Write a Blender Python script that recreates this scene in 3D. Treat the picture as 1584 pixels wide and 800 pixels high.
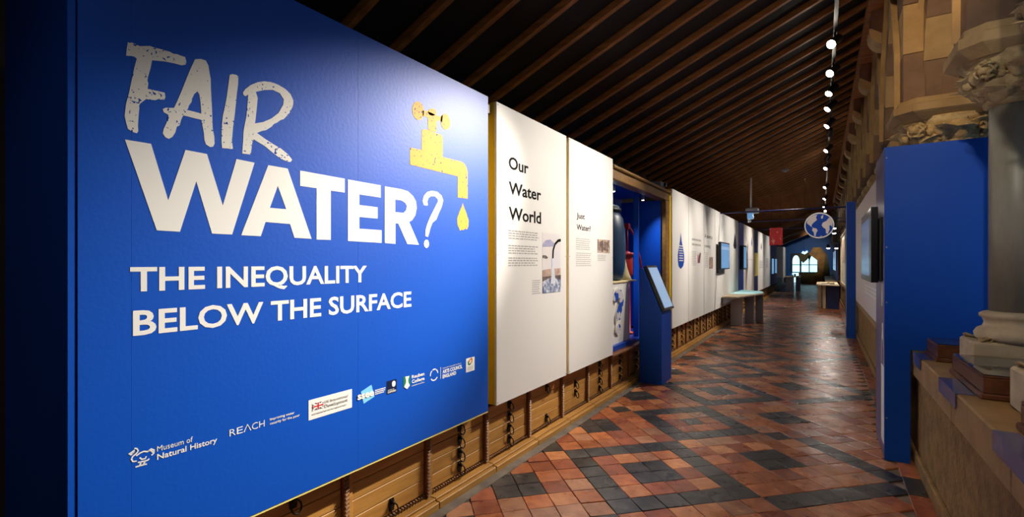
import bpy, bmesh, math, random
from mathutils import Vector, Matrix, Euler

for o in list(bpy.data.objects):
    bpy.data.objects.remove(o, do_unlink=True)
SC = bpy.context.scene
COL = SC.collection
PI = math.pi

# ---------------------------------------------------------------- camera
cd = bpy.data.cameras.new('camera')
cd.sensor_width = 36.0
cd.lens = 745.0 / 1584.0 * 36.0
cd.shift_y = 7.0 / 1584.0
cd.clip_start = 0.05
cd.clip_end = 200
cam = bpy.data.objects.new('camera', cd)
COL.objects.link(cam)
cam.location = (0, 0, 1.5)
cam.rotation_euler = (PI / 2, 0, 0.572)
SC.camera = cam

# ---------------------------------------------------------------- world: soft daylight of the glazed court
SC.world = bpy.data.worlds.new('court_daylight')
SC.world.use_nodes = True
bg = SC.world.node_tree.nodes['Background']
bg.inputs['Color'].default_value = (0.50, 0.72, 1.0, 1)
bg.inputs['Strength'].default_value = 0.20
SC.view_settings.view_transform = 'Standard'
SC.view_settings.look = 'None'
SC.view_settings.gamma = 1.0
SC.view_settings.use_curve_mapping = False
SC.view_settings.exposure = 0.0

# ---------------------------------------------------------------- materials
MATS = {}

def mat(name, col, rough=0.6, metal=0.0, col2=None, scale=8.0, stretch=(1, 1, 1), bump=0.0, bscale=None,
        emit=None, estr=0.0, spec=0.5, coat=0.0, rand=0.0, lo=0.35, hi=0.65, detail=4.0, rvar=0.0):
    if name in MATS:
        return MATS[name]
    m = bpy.data.materials.new(name)
    m.use_nodes = True
    nt = m.node_tree
    N, L = nt.nodes, nt.links
    p = N['Principled BSDF']
    p.inputs['Base Color'].default_value = (*col, 1)
    p.inputs['Roughness'].default_value = rough
    p.inputs['Metallic'].default_value = metal
    p.inputs['Specular IOR Level'].default_value = spec
    p.inputs['Coat Weight'].default_value = coat
    p.inputs['Coat Roughness'].default_value = 0.15
    if emit:
        p.inputs['Emission Color'].default_value = (*emit, 1)
        p.inputs['Emission Strength'].default_value = estr
    tc = mp = None
    if col2 is not None or bump > 0 or rvar > 0:
        tc = N.new('ShaderNodeTexCoord')
        mp = N.new('ShaderNodeMapping')
        mp.inputs['Scale'].default_value = stretch
        L.new(tc.outputs['Object'], mp.inputs['Vector'])
        if rand > 0:
            oi0 = N.new('ShaderNodeObjectInfo')
            sc0 = N.new('ShaderNodeVectorMath')
            sc0.operation = 'SCALE'
            sc0.inputs[0].default_value = (37.0, 53.0, 71.0)
            L.new(oi0.outputs['Random'], sc0.inputs['Scale'])
            L.new(sc0.outputs['Vector'], mp.inputs['Location'])
    last = None
    if col2 is not None:
        nz = N.new('ShaderNodeTexNoise')
        nz.inputs['Scale'].default_value = scale
        nz.inputs['Detail'].default_value = detail
        L.new(mp.outputs['Vector'], nz.inputs['Vector'])
        rp = N.new('ShaderNodeValToRGB')
        rp.color_ramp.elements[0].position = lo
        rp.color_ramp.elements[1].position = hi
        rp.color_ramp.elements[0].color = (*col, 1)
        rp.color_ramp.elements[1].color = (*col2, 1)
        L.new(nz.outputs['Fac'], rp.inputs['Fac'])
        last = rp.outputs['Color']
    if rand > 0:
        oi = N.new('ShaderNodeObjectInfo')
        hs = N.new('ShaderNodeHueSaturation')
        mr = N.new('ShaderNodeMapRange')
        mr.inputs['To Min'].default_value = 1.0 - rand
        mr.inputs['To Max'].default_value = 1.0 + rand
        L.new(oi.outputs['Random'], mr.inputs['Value'])
        L.new(mr.outputs['Result'], hs.inputs['Value'])
        if last:
            L.new(last, hs.inputs['Color'])
        else:
            hs.inputs['Color'].default_value = (*col, 1)
        last = hs.outputs['Color']
    if last:
        L.new(last, p.inputs['Base Color'])
    if bump > 0 or rvar > 0:
        nb = N.new('ShaderNodeTexNoise')
        nb.inputs['Scale'].default_value = bscale or scale * 3
        nb.inputs['Detail'].default_value = 3
        L.new(mp.outputs['Vector'], nb.inputs['Vector'])
        if bump > 0:
            bp = N.new('ShaderNodeBump')
            bp.inputs['Strength'].default_value = bump
            bp.inputs['Distance'].default_value = 0.02
            L.new(nb.outputs['Fac'], bp.inputs['Height'])
            L.new(bp.outputs['Normal'], p.inputs['Normal'])
        if rvar > 0:
            mr2 = N.new('ShaderNodeMapRange')
            mr2.inputs['To Min'].default_value = rough - rvar
            mr2.inputs['To Max'].default_value = rough + rvar
            L.new(nb.outputs['Fac'], mr2.inputs['Value'])
            L.new(mr2.outputs['Result'], p.inputs['Roughness'])
    MATS[name] = m
    return m

def speckle(name, col, under, scale=55, thr=0.70):
    """printed vinyl with worn specks through which the board shows"""
    if name in MATS:
        return MATS[name]
    m = mat(name, col, 0.5, spec=0.08)
    N, L = m.node_tree.nodes, m.node_tree.links
    p = N['Principled BSDF']
    tc = N.new('ShaderNodeTexCoord')
    nz = N.new('ShaderNodeTexNoise')
    nz.inputs['Scale'].default_value = scale
    nz.inputs['Detail'].default_value = 2
    n2 = N.new('ShaderNodeTexNoise')
    n2.inputs['Scale'].default_value = 7
    L.new(tc.outputs['Object'], nz.inputs['Vector'])
    L.new(tc.outputs['Object'], n2.inputs['Vector'])
    ad = N.new('ShaderNodeMath')
    ad.operation = 'MULTIPLY_ADD'
    ad.inputs[1].default_value = 0.35
    L.new(n2.outputs['Fac'], ad.inputs[0])
    L.new(nz.outputs['Fac'], ad.inputs[2])
    rp = N.new('ShaderNodeValToRGB')
    rp.color_ramp.interpolation = 'LINEAR'
    rp.color_ramp.elements[0].position = thr + 0.14
    rp.color_ramp.elements[1].position = thr + 0.155
    rp.color_ramp.elements[0].color = (*col, 1)
    rp.color_ramp.elements[1].color = (*under, 1)
    L.new(ad.outputs[0], rp.inputs['Fac'])
    L.new(rp.outputs['Color'], p.inputs['Base Color'])
    return m

BLUE = (0.002, 0.078, 0.50)
mat('board_blue', BLUE, 0.46, bump=0.03, bscale=60, spec=0.26)
mat('deep_blue', (0.003, 0.055, 0.42), 0.40)
mat('end_blue', (0.001, 0.13, 0.50), 0.5)
mat('navy', (0.006, 0.018, 0.12), 0.5)
mat('board_white', (0.80, 0.79, 0.77), 0.55, spec=0.2)
mat('panel_yellow', (0.82, 0.56, 0.015), 0.5)
mat('pale_yellow', (0.85, 0.75, 0.22), 0.5)
mat('print_white', (0.83, 0.83, 0.80), 0.45, spec=0.1)
mat('print_black', (0.010, 0.009, 0.008), 0.7, spec=0.02)
mat('print_grey', (0.40, 0.39, 0.38), 0.5, spec=0.1)
mat('print_lightgrey', (0.50, 0.49, 0.48), 0.5, spec=0.1)
mat('print_blue', (0.01, 0.06, 0.38), 0.5, spec=0.1)
mat('print_red', (0.55, 0.03, 0.04), 0.5, spec=0.1)
mat('print_green', (0.02, 0.22, 0.08), 0.5, spec=0.1)
mat('print_cyan', (0.22, 0.60, 0.90), 0.5, spec=0.1)
mat('print_navy', (0.008, 0.015, 0.055), 0.5, spec=0.1)
mat('print_orange', (0.75, 0.25, 0.04), 0.5, spec=0.1)
mat('photo_sky', (0.74, 0.72, 0.76), 0.4, col2=(0.80, 0.74, 0.72), scale=6)
mat('photo_hill', (0.34, 0.34, 0.55), 0.4, col2=(0.48, 0.46, 0.62), scale=12)
mat('photo_earth', (0.42, 0.28, 0.22), 0.4, col2=(0.66, 0.52, 0.46), scale=14)
mat('photo_dark', (0.08, 0.06, 0.06), 0.4, col2=(0.20, 0.15, 0.14), scale=20)
mat('photo_water', (0.12, 0.16, 0.32), 0.35, col2=(0.72, 0.76, 0.85), scale=28, lo=0.4, hi=0.62)
mat('photo_jet', (0.78, 0.80, 0.86), 0.35, col2=(0.62, 0.66, 0.78), scale=30)
mat('photo_people', (0.16, 0.10, 0.09), 0.4, col2=(0.70, 0.52, 0.40), scale=22, lo=0.42, hi=0.6)
speckle('fair_vinyl', (0.80, 0.79, 0.74), (0.004, 0.05, 0.34), 105, 0.70)
speckle('tap_vinyl', (0.72, 0.38, 0.07), (0.03, 0.05, 0.20), 60, 0.69)
speckle('globe_print', (0.02, 0.08, 0.45), (0.60, 0.58, 0.62), 9, 0.50)
mat('oak', (0.52, 0.27, 0.062), 0.5, col2=(0.36, 0.165, 0.035), scale=3.2, stretch=(9, 1.2, 12), bump=0.06, bscale=14, rand=0.12, lo=0.3, hi=0.75, spec=.35)
mat('oak_dark', (0.24, 0.085, 0.022), 0.5, col2=(0.14, 0.05, 0.014), scale=4, stretch=(6, 6, 1.2), bump=0.08, bscale=14)
mat('oak_frame', (0.32, 0.165, 0.035), 0.4, col2=(0.22, 0.10, 0.02), scale=3, stretch=(8, 1.2, 8), bump=0.05, bscale=12)
mat('mahogany', (0.17, 0.065, 0.03), 0.35, col2=(0.10, 0.035, 0.016), scale=5, stretch=(4, 1, 4))
mat('iron', (0.018, 0.016, 0.014), 0.42, metal=0.7)
mat('brass_light', (0.36, 0.21, 0.10), 0.4, col2=(0.24, 0.11, 0.05), scale=90, stretch=(1, 1, 1))
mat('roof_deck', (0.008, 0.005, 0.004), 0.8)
mat('rafter_wood', (0.42, 0.16, 0.038), 0.6, col2=(0.24, 0.085, 0.020), scale=3, stretch=(1, 8, 8))
mat('rafter_edge', (0.30, 0.13, 0.04), 0.55)
mat('wall_dark', (0.03, 0.022, 0.018), 0.85)
mat('grout', (0.17, 0.125, 0.09), 0.8, col2=(0.27, 0.21, 0.16), scale=10)
mat('cement', (0.22, 0.18, 0.14), 0.7, col2=(0.13, 0.105, 0.085), scale=9)
for i, (a, b) in enumerate([((0.52, 0.175, 0.066), (0.34, 0.10, 0.040)), ((0.62, 0.25, 0.10), (0.45, 0.165, 0.065)), ((0.37, 0.11, 0.052), (0.24, 0.066, 0.035)), ((0.45, 0.21, 0.11), (0.32, 0.135, 0.072))]):
    mat('tile_red%d' % i, a, 0.30, col2=b, scale=13, bump=0.28, bscale=8, rand=0.2, rvar=0.14, detail=10)
mat('tile_black', (0.034, 0.032, 0.033), 0.30, col2=(0.075, 0.066, 0.060), scale=13, bump=0.28, bscale=8, rand=0.25, rvar=0.14, detail=10)
mat('stone_buff', (0.42, 0.28, 0.13), 0.8, col2=(0.33, 0.20, 0.09), scale=7, bump=0.25, bscale=30, rand=0.10)
mat('stone_gold', (0.40, 0.27, 0.12), 0.8, col2=(0.31, 0.20, 0.085), scale=7, bump=0.22, bscale=30, rand=0.10)
mat('stone_purple', (0.155, 0.090, 0.052), 0.8, col2=(0.20, 0.12, 0.070), scale=7, bump=0.2, bscale=30, rand=0.12)
mat('stone_rough', (0.36, 0.215, 0.080), 0.85, col2=(0.22, 0.13, 0.048), scale=11, bump=0.6, bscale=38, detail=8)
mat('stone_coping', (0.42, 0.265, 0.105), 0.5, col2=(0.31, 0.19, 0.075), scale=6, bump=0.15, bscale=30, rand=0.06)
mat('stone_pale', (0.62, 0.53, 0.35), 0.7, col2=(0.50, 0.41, 0.26), scale=9, bump=0.2, bscale=30)
mat('stone_carved', (0.52, 0.40, 0.20), 0.75, col2=(0.34, 0.22, 0.09), scale=16, bump=0.3, bscale=50)
mat('marble_green', (0.20, 0.185, 0.135), 0.45, col2=(0.28, 0.26, 0.20), scale=4, stretch=(3, 3, 0.6), bump=0.04, bscale=20)
mat('screen_black', (0.006, 0.006, 0.007), 0.25)
mat('screen_lit', (0.02, 0.05, 0.10), 0.2, emit=(0.22, 0.48, 0.85), estr=0.55)
mat('screen_dim', (0.02, 0.04, 0.08), 0.2, emit=(0.10, 0.22, 0.42), estr=0.35)
mat('screen_pale', (0.02, 0.05, 0.10), 0.2, emit=(0.45, 0.65, 0.95), estr=0.6)
mat('table_white', (0.62, 0.63, 0.66), 0.5)
mat('table_pine', (0.72, 0.60, 0.42), 0.5, col2=(0.62, 0.48, 0.30), scale=5, stretch=(6, 1, 6))
mat('table_grey', (0.33, 0.34, 0.40), 0.5)
mat('lamp_black', (0.012, 0.012, 0.013), 0.4)
mat('lamp_grey', (0.30, 0.31, 0.34), 0.4)
mat('lens_glow', (1, 1, 1), 0.3, emit=(1.0, 0.90, 0.74), estr=45)
mat('lens_small', (1, 1, 1), 0.3, emit=(0.95, 0.95, 1.0), estr=22)
mat('pump_red', (0.50, 0.025, 0.015), 0.35)
mat('sign_red', (0.50, 0.012, 0.018), 0.5, col2=(0.66, 0.26, 0.22), scale=9, lo=0.58, hi=0.62)
mat('barrel_teal', (0.008, 0.045, 0.12), 0.4)
mat('barrel_lid', (0.006, 0.022, 0.030), 0.4)
mat('cream', (0.80, 0.68, 0.36), 0.6)
mat('day_glass', (0.7, 0.9, 1.0), 0.1, emit=(0.50, 0.88, 1.0), estr=1.7)
mat('window_lead', (0.02, 0.035, 0.05), 0.5)
mat('far_brown', (0.55, 0.26, 0.04), 0.6, col2=(0.22, 0.12, 0.04), scale=2)
mat('far_olive', (0.14, 0.11, 0.03), 0.6)
mat('card_lilac', (0.10, 0.11, 0.26), 0.15, spec=0.6)  # lilac base colour stands in for blue reflected by clear plastic
mat('case_lining', (0.16, 0.17, 0.14), 0.8, col2=(0.26, 0.26, 0.20), scale=8)
mat('pink_panel', (0.66, 0.58, 0.58), 0.5)
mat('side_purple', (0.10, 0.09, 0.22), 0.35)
mat('timber_red', (0.16, 0.06, 0.03), 0.7, col2=(0.10, 0.04, 0.02), scale=6)
g = mat('case_glass', (0.9, 0.95, 1.0), 0.03)
g.node_tree.nodes['Principled BSDF'].inputs['Transmission Weight'].default_value = 1.0
g.node_tree.nodes['Principled BSDF'].inputs['IOR'].default_value = 1.2

# ---------------------------------------------------------------- mesh helpers
class MB:
    def __init__(self):
        self.v, self.f, self.m, self.s = [], [], [], []
    def add(self, vs, fs, mi=0, smooth=False):
        b = len(self.v)
        self.v += [tuple(x) for x in vs]
        for q in fs:
            self.f.append([b + i for i in q])
            self.m.append(mi)
            self.s.append(smooth)
        return self
    def box(self, x0, x1, y0, y1, z0, z1, mi=0):
        vs = [(x, y, z) for z in (z0, z1) for y in (y0, y1) for x in (x0, x1)]
        return self.add(vs, [(0, 2, 3, 1), (4, 5, 7, 6), (0, 1, 5, 4), (2, 6, 7, 3), (0, 4, 6, 2), (1, 3, 7, 5)], mi)
    def bbox(self, x0, x1, y0, y1, z0, z1, b=0.004, mi=0):
        """box with chamfered edges"""
        vs = []
        for z in (z0, z1):
            for y in (y0, y1):
                for x in (x0, x1):
                    sx = b if x == x0 else -b
                    sy = b if y == y0 else -b
                    sz = b if z == z0 else -b
                    vs += [(x, y + sy, z + sz), (x + sx, y, z + sz), (x + sx, y + sy, z)]
        I = lambda c, a: c * 3 + a
        fs = [[I(0, 0), I(4, 0), I(6, 0), I(2, 0)], [I(1, 0), I(3, 0), I(7, 0), I(5, 0)],
              [I(0, 1), I(1, 1), I(5, 1), I(4, 1)], [I(2, 1), I(6, 1), I(7, 1), I(3, 1)],
              [I(0, 2), I(2, 2), I(3, 2), I(1, 2)], [I(4, 2), I(5, 2), I(7, 2), I(6, 2)]]
        for a, c in ((0, 1), (2, 3), (4, 5), (6, 7)):
            fs.append([I(a, 1), I(a, 2), I(c, 2), I(c, 1)])
        for a, c in ((0, 2), (1, 3), (4, 6), (5, 7)):
            fs.append([I(a, 0), I(a, 2), I(c, 2), I(c, 0)])
        for a, c in ((0, 4), (1, 5), (2, 6), (3, 7)):
            fs.append([I(a, 0), I(a, 1), I(c, 1), I(c, 0)])
        for c in range(8):
            fs.append([I(c, 0), I(c, 1), I(c, 2)])
        return self.add(vs, fs, mi)
    def prism(self, pts, axis, a, b, mi=0):
        """convex polygon pts (2d) extruded along axis from a to b; 2d coords = the other two axes in order"""
        n = len(pts)
        def P(p, t):
            return {'x': (t, p[0], p[1]), 'y': (p[0], t, p[1]), 'z': (p[0], p[1], t)}[axis]
        vs = [P(p, a) for p in pts] + [P(p, b) for p in pts]
        fs = [list(range(n))[::-1], list(range(n, 2 * n))]
        for i in range(n):
            j = (i + 1) % n
            fs.append([i, j, n + j, n + i])
        return self.add(vs, fs, mi)
    def lathe(self, prof, c=(0, 0, 0), n=24, mi=0, smooth=True, cap=True):
        vs, fs = [], []
        for r, z in prof:
            for k in range(n):
                a = 2 * PI * k / n
                vs.append((c[0] + r * math.cos(a), c[1] + r * math.sin(a), c[2] + z))
        for i in range(len(prof) - 1):
            for k in range(n):
                l = (k + 1) % n
                fs.append([i * n + k, i * n + l, (i + 1) * n + l, (i + 1) * n + k])
        if cap:
            fs.append([k for k in range(n)][::-1])
            fs.append([(len(prof) - 1) * n + k for k in range(n)])
        return self.add(vs, fs, mi, smooth)
    def tube(self, pts, r, n=8, mi=0, closed=False):
        pts = [Vector(p) for p in pts]
        m = len(pts)
        vs, fs = [], []
        up = Vector((0.13, 0.27, 0.95)).normalized()
        for i, p in enumerate(pts):
            if closed:
                d = pts[(i + 1) % m] - pts[i - 1]
            else:
                d = pts[min(i + 1, m - 1)] - pts[max(i - 1, 0)]
            d.normalize()
            s = d.cross(up)
            if s.length < 1e-3:
                s = d.cross(Vector((1, 0, 0)))
            s.normalize()
            t = s.cross(d)
            rr = r[i] if isinstance(r, (list, tuple)) else r
            for k in range(n):
                a = 2 * PI * k / n
                vs.append(p + rr * (math.cos(a) * s + math.sin(a) * t))
        for i in range(m if closed else m - 1):
            j = (i + 1) % m
            for k in range(n):
                l = (k + 1) % n
                fs.append([i * n + k, i * n + l, j * n + l, j * n + k])
        if not closed:
            fs.append(list(range(n))[::-1])
            fs.append([(m - 1) * n + k for k in range(n)])
        return self.add(vs, fs, mi, True)
    def mesh(self, name, mats):
        me = bpy.data.meshes.new(name)
        me.from_pydata(self.v, [], self.f)
        for k in (mats if isinstance(mats, (list, tuple)) else [mats]):
            me.materials.append(MATS[k])
        me.polygons.foreach_set('material_index', self.m)
        me.polygons.foreach_set('use_smooth', self.s)
        bm = bmesh.new()
        bm.from_mesh(me)
        bmesh.ops.recalc_face_normals(bm, faces=bm.faces)
        bm.to_mesh(me)
        bm.free()
        me.update()
        return me
    def build(self, name, mats, parent=None):
        return link(name, self.mesh(name, mats), parent)

def wloc(o):
    v = Vector((0, 0, 0))
    while o:
        v += o.location
        o = o.parent
    return v

def link(name, me, parent=None, world=True):
    """world=True: vertices are in world space although the parent's origin is elsewhere"""
    o = bpy.data.objects.new(name, me)
    COL.objects.link(o)
    if parent:
        o.parent = parent
        if world:
            o.location = -wloc(parent)
    return o

def tag(o, label, cat, group=None):
    o['label'] = label
    o['category'] = cat
    if group:
        o['group'] = group
    return o

def thing(name, label, cat, loc=(0, 0, 0), group=None):
    o = bpy.data.objects.new(name, None)
    o.empty_display_size = 0.1
    COL.objects.link(o)
    o.location = loc
    return tag(o, label, cat, group)

def struct(o):
    o['kind'] = 'structure'
    return o

def B(name, m, parent, *box, b=0):
    mb = MB()
    mb.bbox(*box, b=b) if b else mb.box(*box)
    return mb.build(name, m, parent)

def copy_tree(o, loc, parent=None):
    c = o.copy()
    COL.objects.link(c)
    c.parent = parent
    if loc is not None:
        c.location = loc
    for ch in o.children:
        copy_tree(ch, None, c)
    return c

def _curve_mesh(cu):
    ob = bpy.data.objects.new('tmp', cu)
    COL.objects.link(ob)
    dg = bpy.context.evaluated_depsgraph_get()
    me = bpy.data.meshes.new_from_object(ob.evaluated_get(dg))
    bpy.data.objects.remove(ob, do_unlink=True)
    bpy.data.curves.remove(cu)
    return me

def _map(side, X):
    """2d (along wall, up) + thickness -> world. side +1: wall on the left facing +x; -1: facing -x; 'y': facing -y"""
    if side == 1:
        return lambda x, y, z: (X + z, x, y)
    if side == -1:
        return lambda x, y, z: (X - z, x, y)
    return lambda x, y, z: (x, X - z, y)

def shape(name, m, parent, loops, X, t=0.001, side=1):
    """flat cut shape with holes: loops[0] outline, the rest holes"""
    cu = bpy.data.curves.new('s', 'CURVE')
    cu.dimensions = '2D'
    cu.fill_mode = 'BOTH'
    cu.extrude = t / 2
    for lp in loops:
        sp = cu.splines.new('POLY')
        sp.points.add(len(lp) - 1)
        for p, q in zip(sp.points, lp):
            p.co = (q[0], q[1], 0, 1)
        sp.use_cyclic_u = True
    me = _curve_mesh(cu)
    f = _map(side, X)
    for v in me.vertices:
        v.co = f(v.co.x, v.co.y, v.co.z + t / 2)
    return _fin(me, name, m, parent)

def _fin(me, name, m, parent):
    me.name = name
    me.materials.clear()
    me.materials.append(MATS[m])
    bm = bmesh.new()
    bm.from_mesh(me)
    bmesh.ops.remove_doubles(bm, verts=bm.verts, dist=1e-6)
    bmesh.ops.recalc_face_normals(bm, faces=bm.faces)
    bm.to_mesh(me)
    bm.free()
    return link(name, me, parent)

def text(name, m, parent, s, u0, u1, z0, z1, X, bold=0.0, t=0.001, side=1, ref=None):
    """lettering fitted between u0..u1 along the wall and baseline z0 / cap height z1"""
    def conv(body):
        cu = bpy.data.curves.new('t', 'FONT')
        cu.body = body
        cu.size = 1
        cu.extrude = 0.001
        cu.offset = bold
        cu.resolution_u = 3
        return _curve_mesh(cu)
    me = conv(s)
    xs = [v.co.x for v in me.vertices]
    if not xs:
        return None
    x0, x1 = min(xs), max(xs)
    cap = 0.729 + bold          # capital height of the built-in face
    f = _map(side, X)
    for v in me.vertices:
        v.co = f(u0 + (v.co.x - x0) / (x1 - x0) * (u1 - u0), z0 + (v.co.y + bold) / cap * (z1 - z0), t if v.co.z > 0 else 0.0)
    return _fin(me, name, m, parent)

def letters(m, parent, s, *a, **k):
    """large lettering: every glyph an object of its own"""
    o = text('letter', m, parent, s, *a, **k)
    me = o.data
    n = len(me.vertices)
    lab = list(range(n))
    def find(i):
        while lab[i] != i:
            lab[i] = lab[lab[i]]
            i = lab[i]
        return i
    for e in me.edges:
        i, j = find(e.vertices[0]), find(e.vertices[1])
        if i != j:
            lab[i] = j
    comp = {}
    for i in range(n):
        comp.setdefault(find(i), []).append(i)
    groups = []
    for vs in sorted(comp.values(), key=lambda v: min(me.vertices[i].co.y for i in v)):
        y0 = min(me.vertices[i].co.y for i in vs); y1 = max(me.vertices[i].co.y for i in vs)
        if groups and y0 < groups[-1][1] - 0.4 * min(y1 - y0, groups[-1][1] - groups[-1][0]):
            g_ = groups[-1]
            g_[0] = min(g_[0], y0); g_[1] = max(g_[1], y1); g_[2] |= set(vs)
        else:
            groups.append([y0, y1, set(vs)])
    for y0, y1, vs in groups:
        mb = MB()
        ix = {v: i for i, v in enumerate(sorted(vs))}
        mb.add([me.vertices[v].co for v in sorted(vs)], [[ix[v] for v in f.vertices] for f in me.polygons if f.vertices[0] in vs])
        mb.build('letter', m, parent)
    bpy.data.objects.remove(o, do_unlink=True)

def rect(name, m, parent, u0, u1, z0, z1, X, t=0.001, side=1):
    f = _map(side, X)
    mb = MB()
    vs = [f(u, z, w) for w in (0, t) for z in (z0, z1) for u in (u0, u1)]
    mb.add(vs, [(0, 2, 3, 1), (4, 5, 7, 6), (0, 1, 5, 4), (2, 6, 7, 3), (0, 4, 6, 2), (1, 3, 7, 5)])
    return mb.build(name, m, parent)

def stroke(name, m, parent, lines, w, X, t=0.001):
    mb = MB()
    for ln in lines:
        P = [Vector((a, b)) for a, b in ln]
        Ls, Rs = [], []
        for i, p in enumerate(P):
            d = (P[min(i + 1, len(P) - 1)] - P[max(i - 1, 0)]).normalized()
            n = Vector((-d.y, d.x)) * w / 2
            Ls.append(p + n)
            Rs.append(p - n)
        vs = [(X + t, q.x, q.y) for q in Ls + Rs]
        k = len(P)
        mb.add(vs, [[i, i + 1, k + i + 1, k + i] for i in range(k - 1)])
    return mb.build(name, m, parent)

def lines_of_print(name, m, parent, u0, u1, z0, z1, n, X, side=1, gaps=(), h=0.45, seed=1):
    """body copy too small to read: rows of word-length dashes, one mesh"""
    rnd = random.Random(seed)
    f = _map(side, X)
    mb = MB()
    st = (z1 - z0) / n
    for i in range(n):
        if i in gaps:
            continue
        z = z1 - st * (i + 0.7)
        u = u0
        end = u1 - (u1 - u0) * rnd.uniform(0, 0.16)
        while u < end:
            l = min(rnd.uniform(0.04, 0.12) * (u1 - u0), end - u)
            vs = [f(u, z, 0.001), f(u + l, z, 0.001), f(u + l, z + st * h, 0.001), f(u, z + st * h, 0.001)]
            mb.add(vs, [(0, 1, 2, 3)])
            u += l + 0.02 * (u1 - u0)
    o = mb.build(name, m, parent)
    o['kind'] = 'stuff'
    return o

ORD = ['first', 'second', 'third', 'fourth', 'fifth', 'sixth', 'seventh', 'eighth', 'ninth', 'tenth', 'eleventh', 'twelfth',
       'thirteenth', 'fourteenth', 'fifteenth', 'sixteenth', 'seventeenth', 'eighteenth', 'nineteenth', 'twentieth',
       'twenty-first', 'twenty-second', 'twenty-third', 'twenty-fourth', 'twenty-fifth', 'twenty-sixth', 'twenty-seventh', 'twenty-eighth', 'twenty-ninth', 'thirtieth']
rng = random.Random(7)
END = 43.5

# ================================================================ FLOOR
TS = 0.1667                      # tile pitch, laid diagonally
TD = TS / math.sqrt(2)
OX, OY = -1.7377, 3.4635         # corner of the nearest big ring

def is_black(u, v):
    for k in range(-3, 30):
        a, b = u - 11 * k, v + 11 * k
        if -7 <= a <= 14 and -7 <= b <= 14:
            if 0 <= a < 6 and 0 <= b < 6 and (a in (0, 5) or b in (0, 5)):
                return True
            for (p, q) in ((2, 2), (-4, 2), (8, 2), (2, -4), (2, 8)):
                if p <= a < p + 2 and q <= b < q + 2:
                    return True
            if 6 <= a < 11 and -5 <= b < 0 and (a in (6, 10) or b in (-5, -1)):
                return True
            if (a, b) in ((8, -3), (5, -6), (11, 0), (-1, -1)):
                return True
            if b == 6 and 6 <= a <= 12:
                return True
            if a == 12 and 1 <= b <= 6:
                return True
    return False

fl = B('floor', 'grout', None, -2.72, 1.3, -3.2, END + 0.3, -0.10, -0.010)
struct(fl)
gap, th = 0.0035, 0.010
tm = []
for mname in ('tile_red0', 'tile_red1', 'tile_red2', 'tile_red3', 'tile_black'):
    hs = TS / 2 - gap / 2
    mb = MB()
    c = 0.0025
    vs = [(-hs, -hs, 0), (hs, -hs, 0), (hs, hs, 0), (-hs, hs, 0),
          (-hs, -hs, th - c), (hs, -hs, th - c), (hs, hs, th - c), (-hs, hs, th - c),
          (-hs + c, -hs + c, th), (hs - c, -hs + c, th), (hs - c, hs - c, th), (-hs + c, hs - c, th)]
    mb.add(vs, [(0, 1, 5, 4), (1, 2, 6, 5), (2, 3, 7, 6), (3, 0, 4, 7), (4, 5, 9, 8), (5, 6, 10, 9), (6, 7, 11, 10), (7, 4, 8, 11), (8, 9, 10, 11)])
    tm.append((mb.mesh('tile', mname), mb))
tiles = []
for u in range(-60, 240):
    for v in range(-240, 60):
        cu, cv = u + 0.5, v + 0.5
        x = OX + TD * (cu + cv)
        y = OY + TD * (cu - cv)
        if -1.93 < x < 0.46 and -3.0 < y < END - 0.1:
            tiles.append((x, y, is_black(u, v)))
def seen(x, y):
    th_ = 0.572
    r = x * math.cos(th_) + y * math.sin(th_)
    w = y * math.cos(th_) - x * math.sin(th_)
    if w < 0.5:
        return False
    px, py = 792 + 745 * r / w, 407 + 745 * 1.5 / w
    return px < 1420 and py < 830 and px > 620
vis = sorted([t for t in tiles if seen(t[0], t[1])], key=lambda t: t[0] ** 2 + t[1] ** 2)
near = set(vis[:298])
rest = MB()
for t in tiles:
    x, y, bk = t
    k = 4 if bk else rng.choice((0, 0, 0, 1, 1, 2, 2, 3))
    rx, ry = rng.gauss(0, 0.013), rng.gauss(0, 0.013)
    e = Euler((rx, ry, PI / 4 + rng.gauss(0, 0.006)))
    z = -0.010 + rng.uniform(0, 0.0015)
    if t in near:
        o = link('tile', tm[k][0], fl, False)
        o.location = (x, y, z)
        o.rotation_euler = e
    else:
        R = e.to_matrix()
        src = tm[k][1]
        vs = []
        for p in src.v:
            q = R @ Vector(p)
            vs.append((x + q.x, y + q.y, z + q.z))
        rest.add(vs, src.f, k)
o = rest.build('tile_field', ['tile_red0', 'tile_red1', 'tile_red2', 'tile_red3', 'tile_black'], fl)
o['kind'] = 'stuff'
B('border_strip', 'cement', fl, -2.05, -1.885, -3.1, END, -0.011, 0.003)
# straight course of slabs along the parapet
y = 2.0
while y < 20:
    l = rng.uniform(0.26, 0.36)
    B('slab', rng.choice(['tile_red2', 'tile_red2', 'tile_black', 'tile_red0']), fl, 0.47, 0.63, y, y + l - 0.006, -0.01, 0.001 + rng.uniform(0, .002), b=0.003)
    y += l
B('slab_course', 'tile_red2', fl, 0.47, 0.63, y, END, -0.01, 0.001)

# ================================================================ ROOF
def zr(x):
    return 4.5 + 0.44 * (x - 0.55)
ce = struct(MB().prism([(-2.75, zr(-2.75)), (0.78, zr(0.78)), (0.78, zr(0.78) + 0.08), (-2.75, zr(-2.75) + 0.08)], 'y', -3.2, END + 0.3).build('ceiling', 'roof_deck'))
rf = MB()
pts = [(-2.68, zr(-2.68)), (-2.68, zr(-2.68) - 0.065), (0.63, zr(0.63) - 0.065), (0.63, zr(0.63))]
rf.prism(pts, 'y', -0.024, 0.024)
rme = rf.mesh('rafter', 'rafter_wood')
y = 3.76 - 0.42 * 16
while y < END - 0.1:
    o = link('rafter', rme, ce, False)
    o.location = (0, y, -0.001)
    y += 0.42
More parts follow.
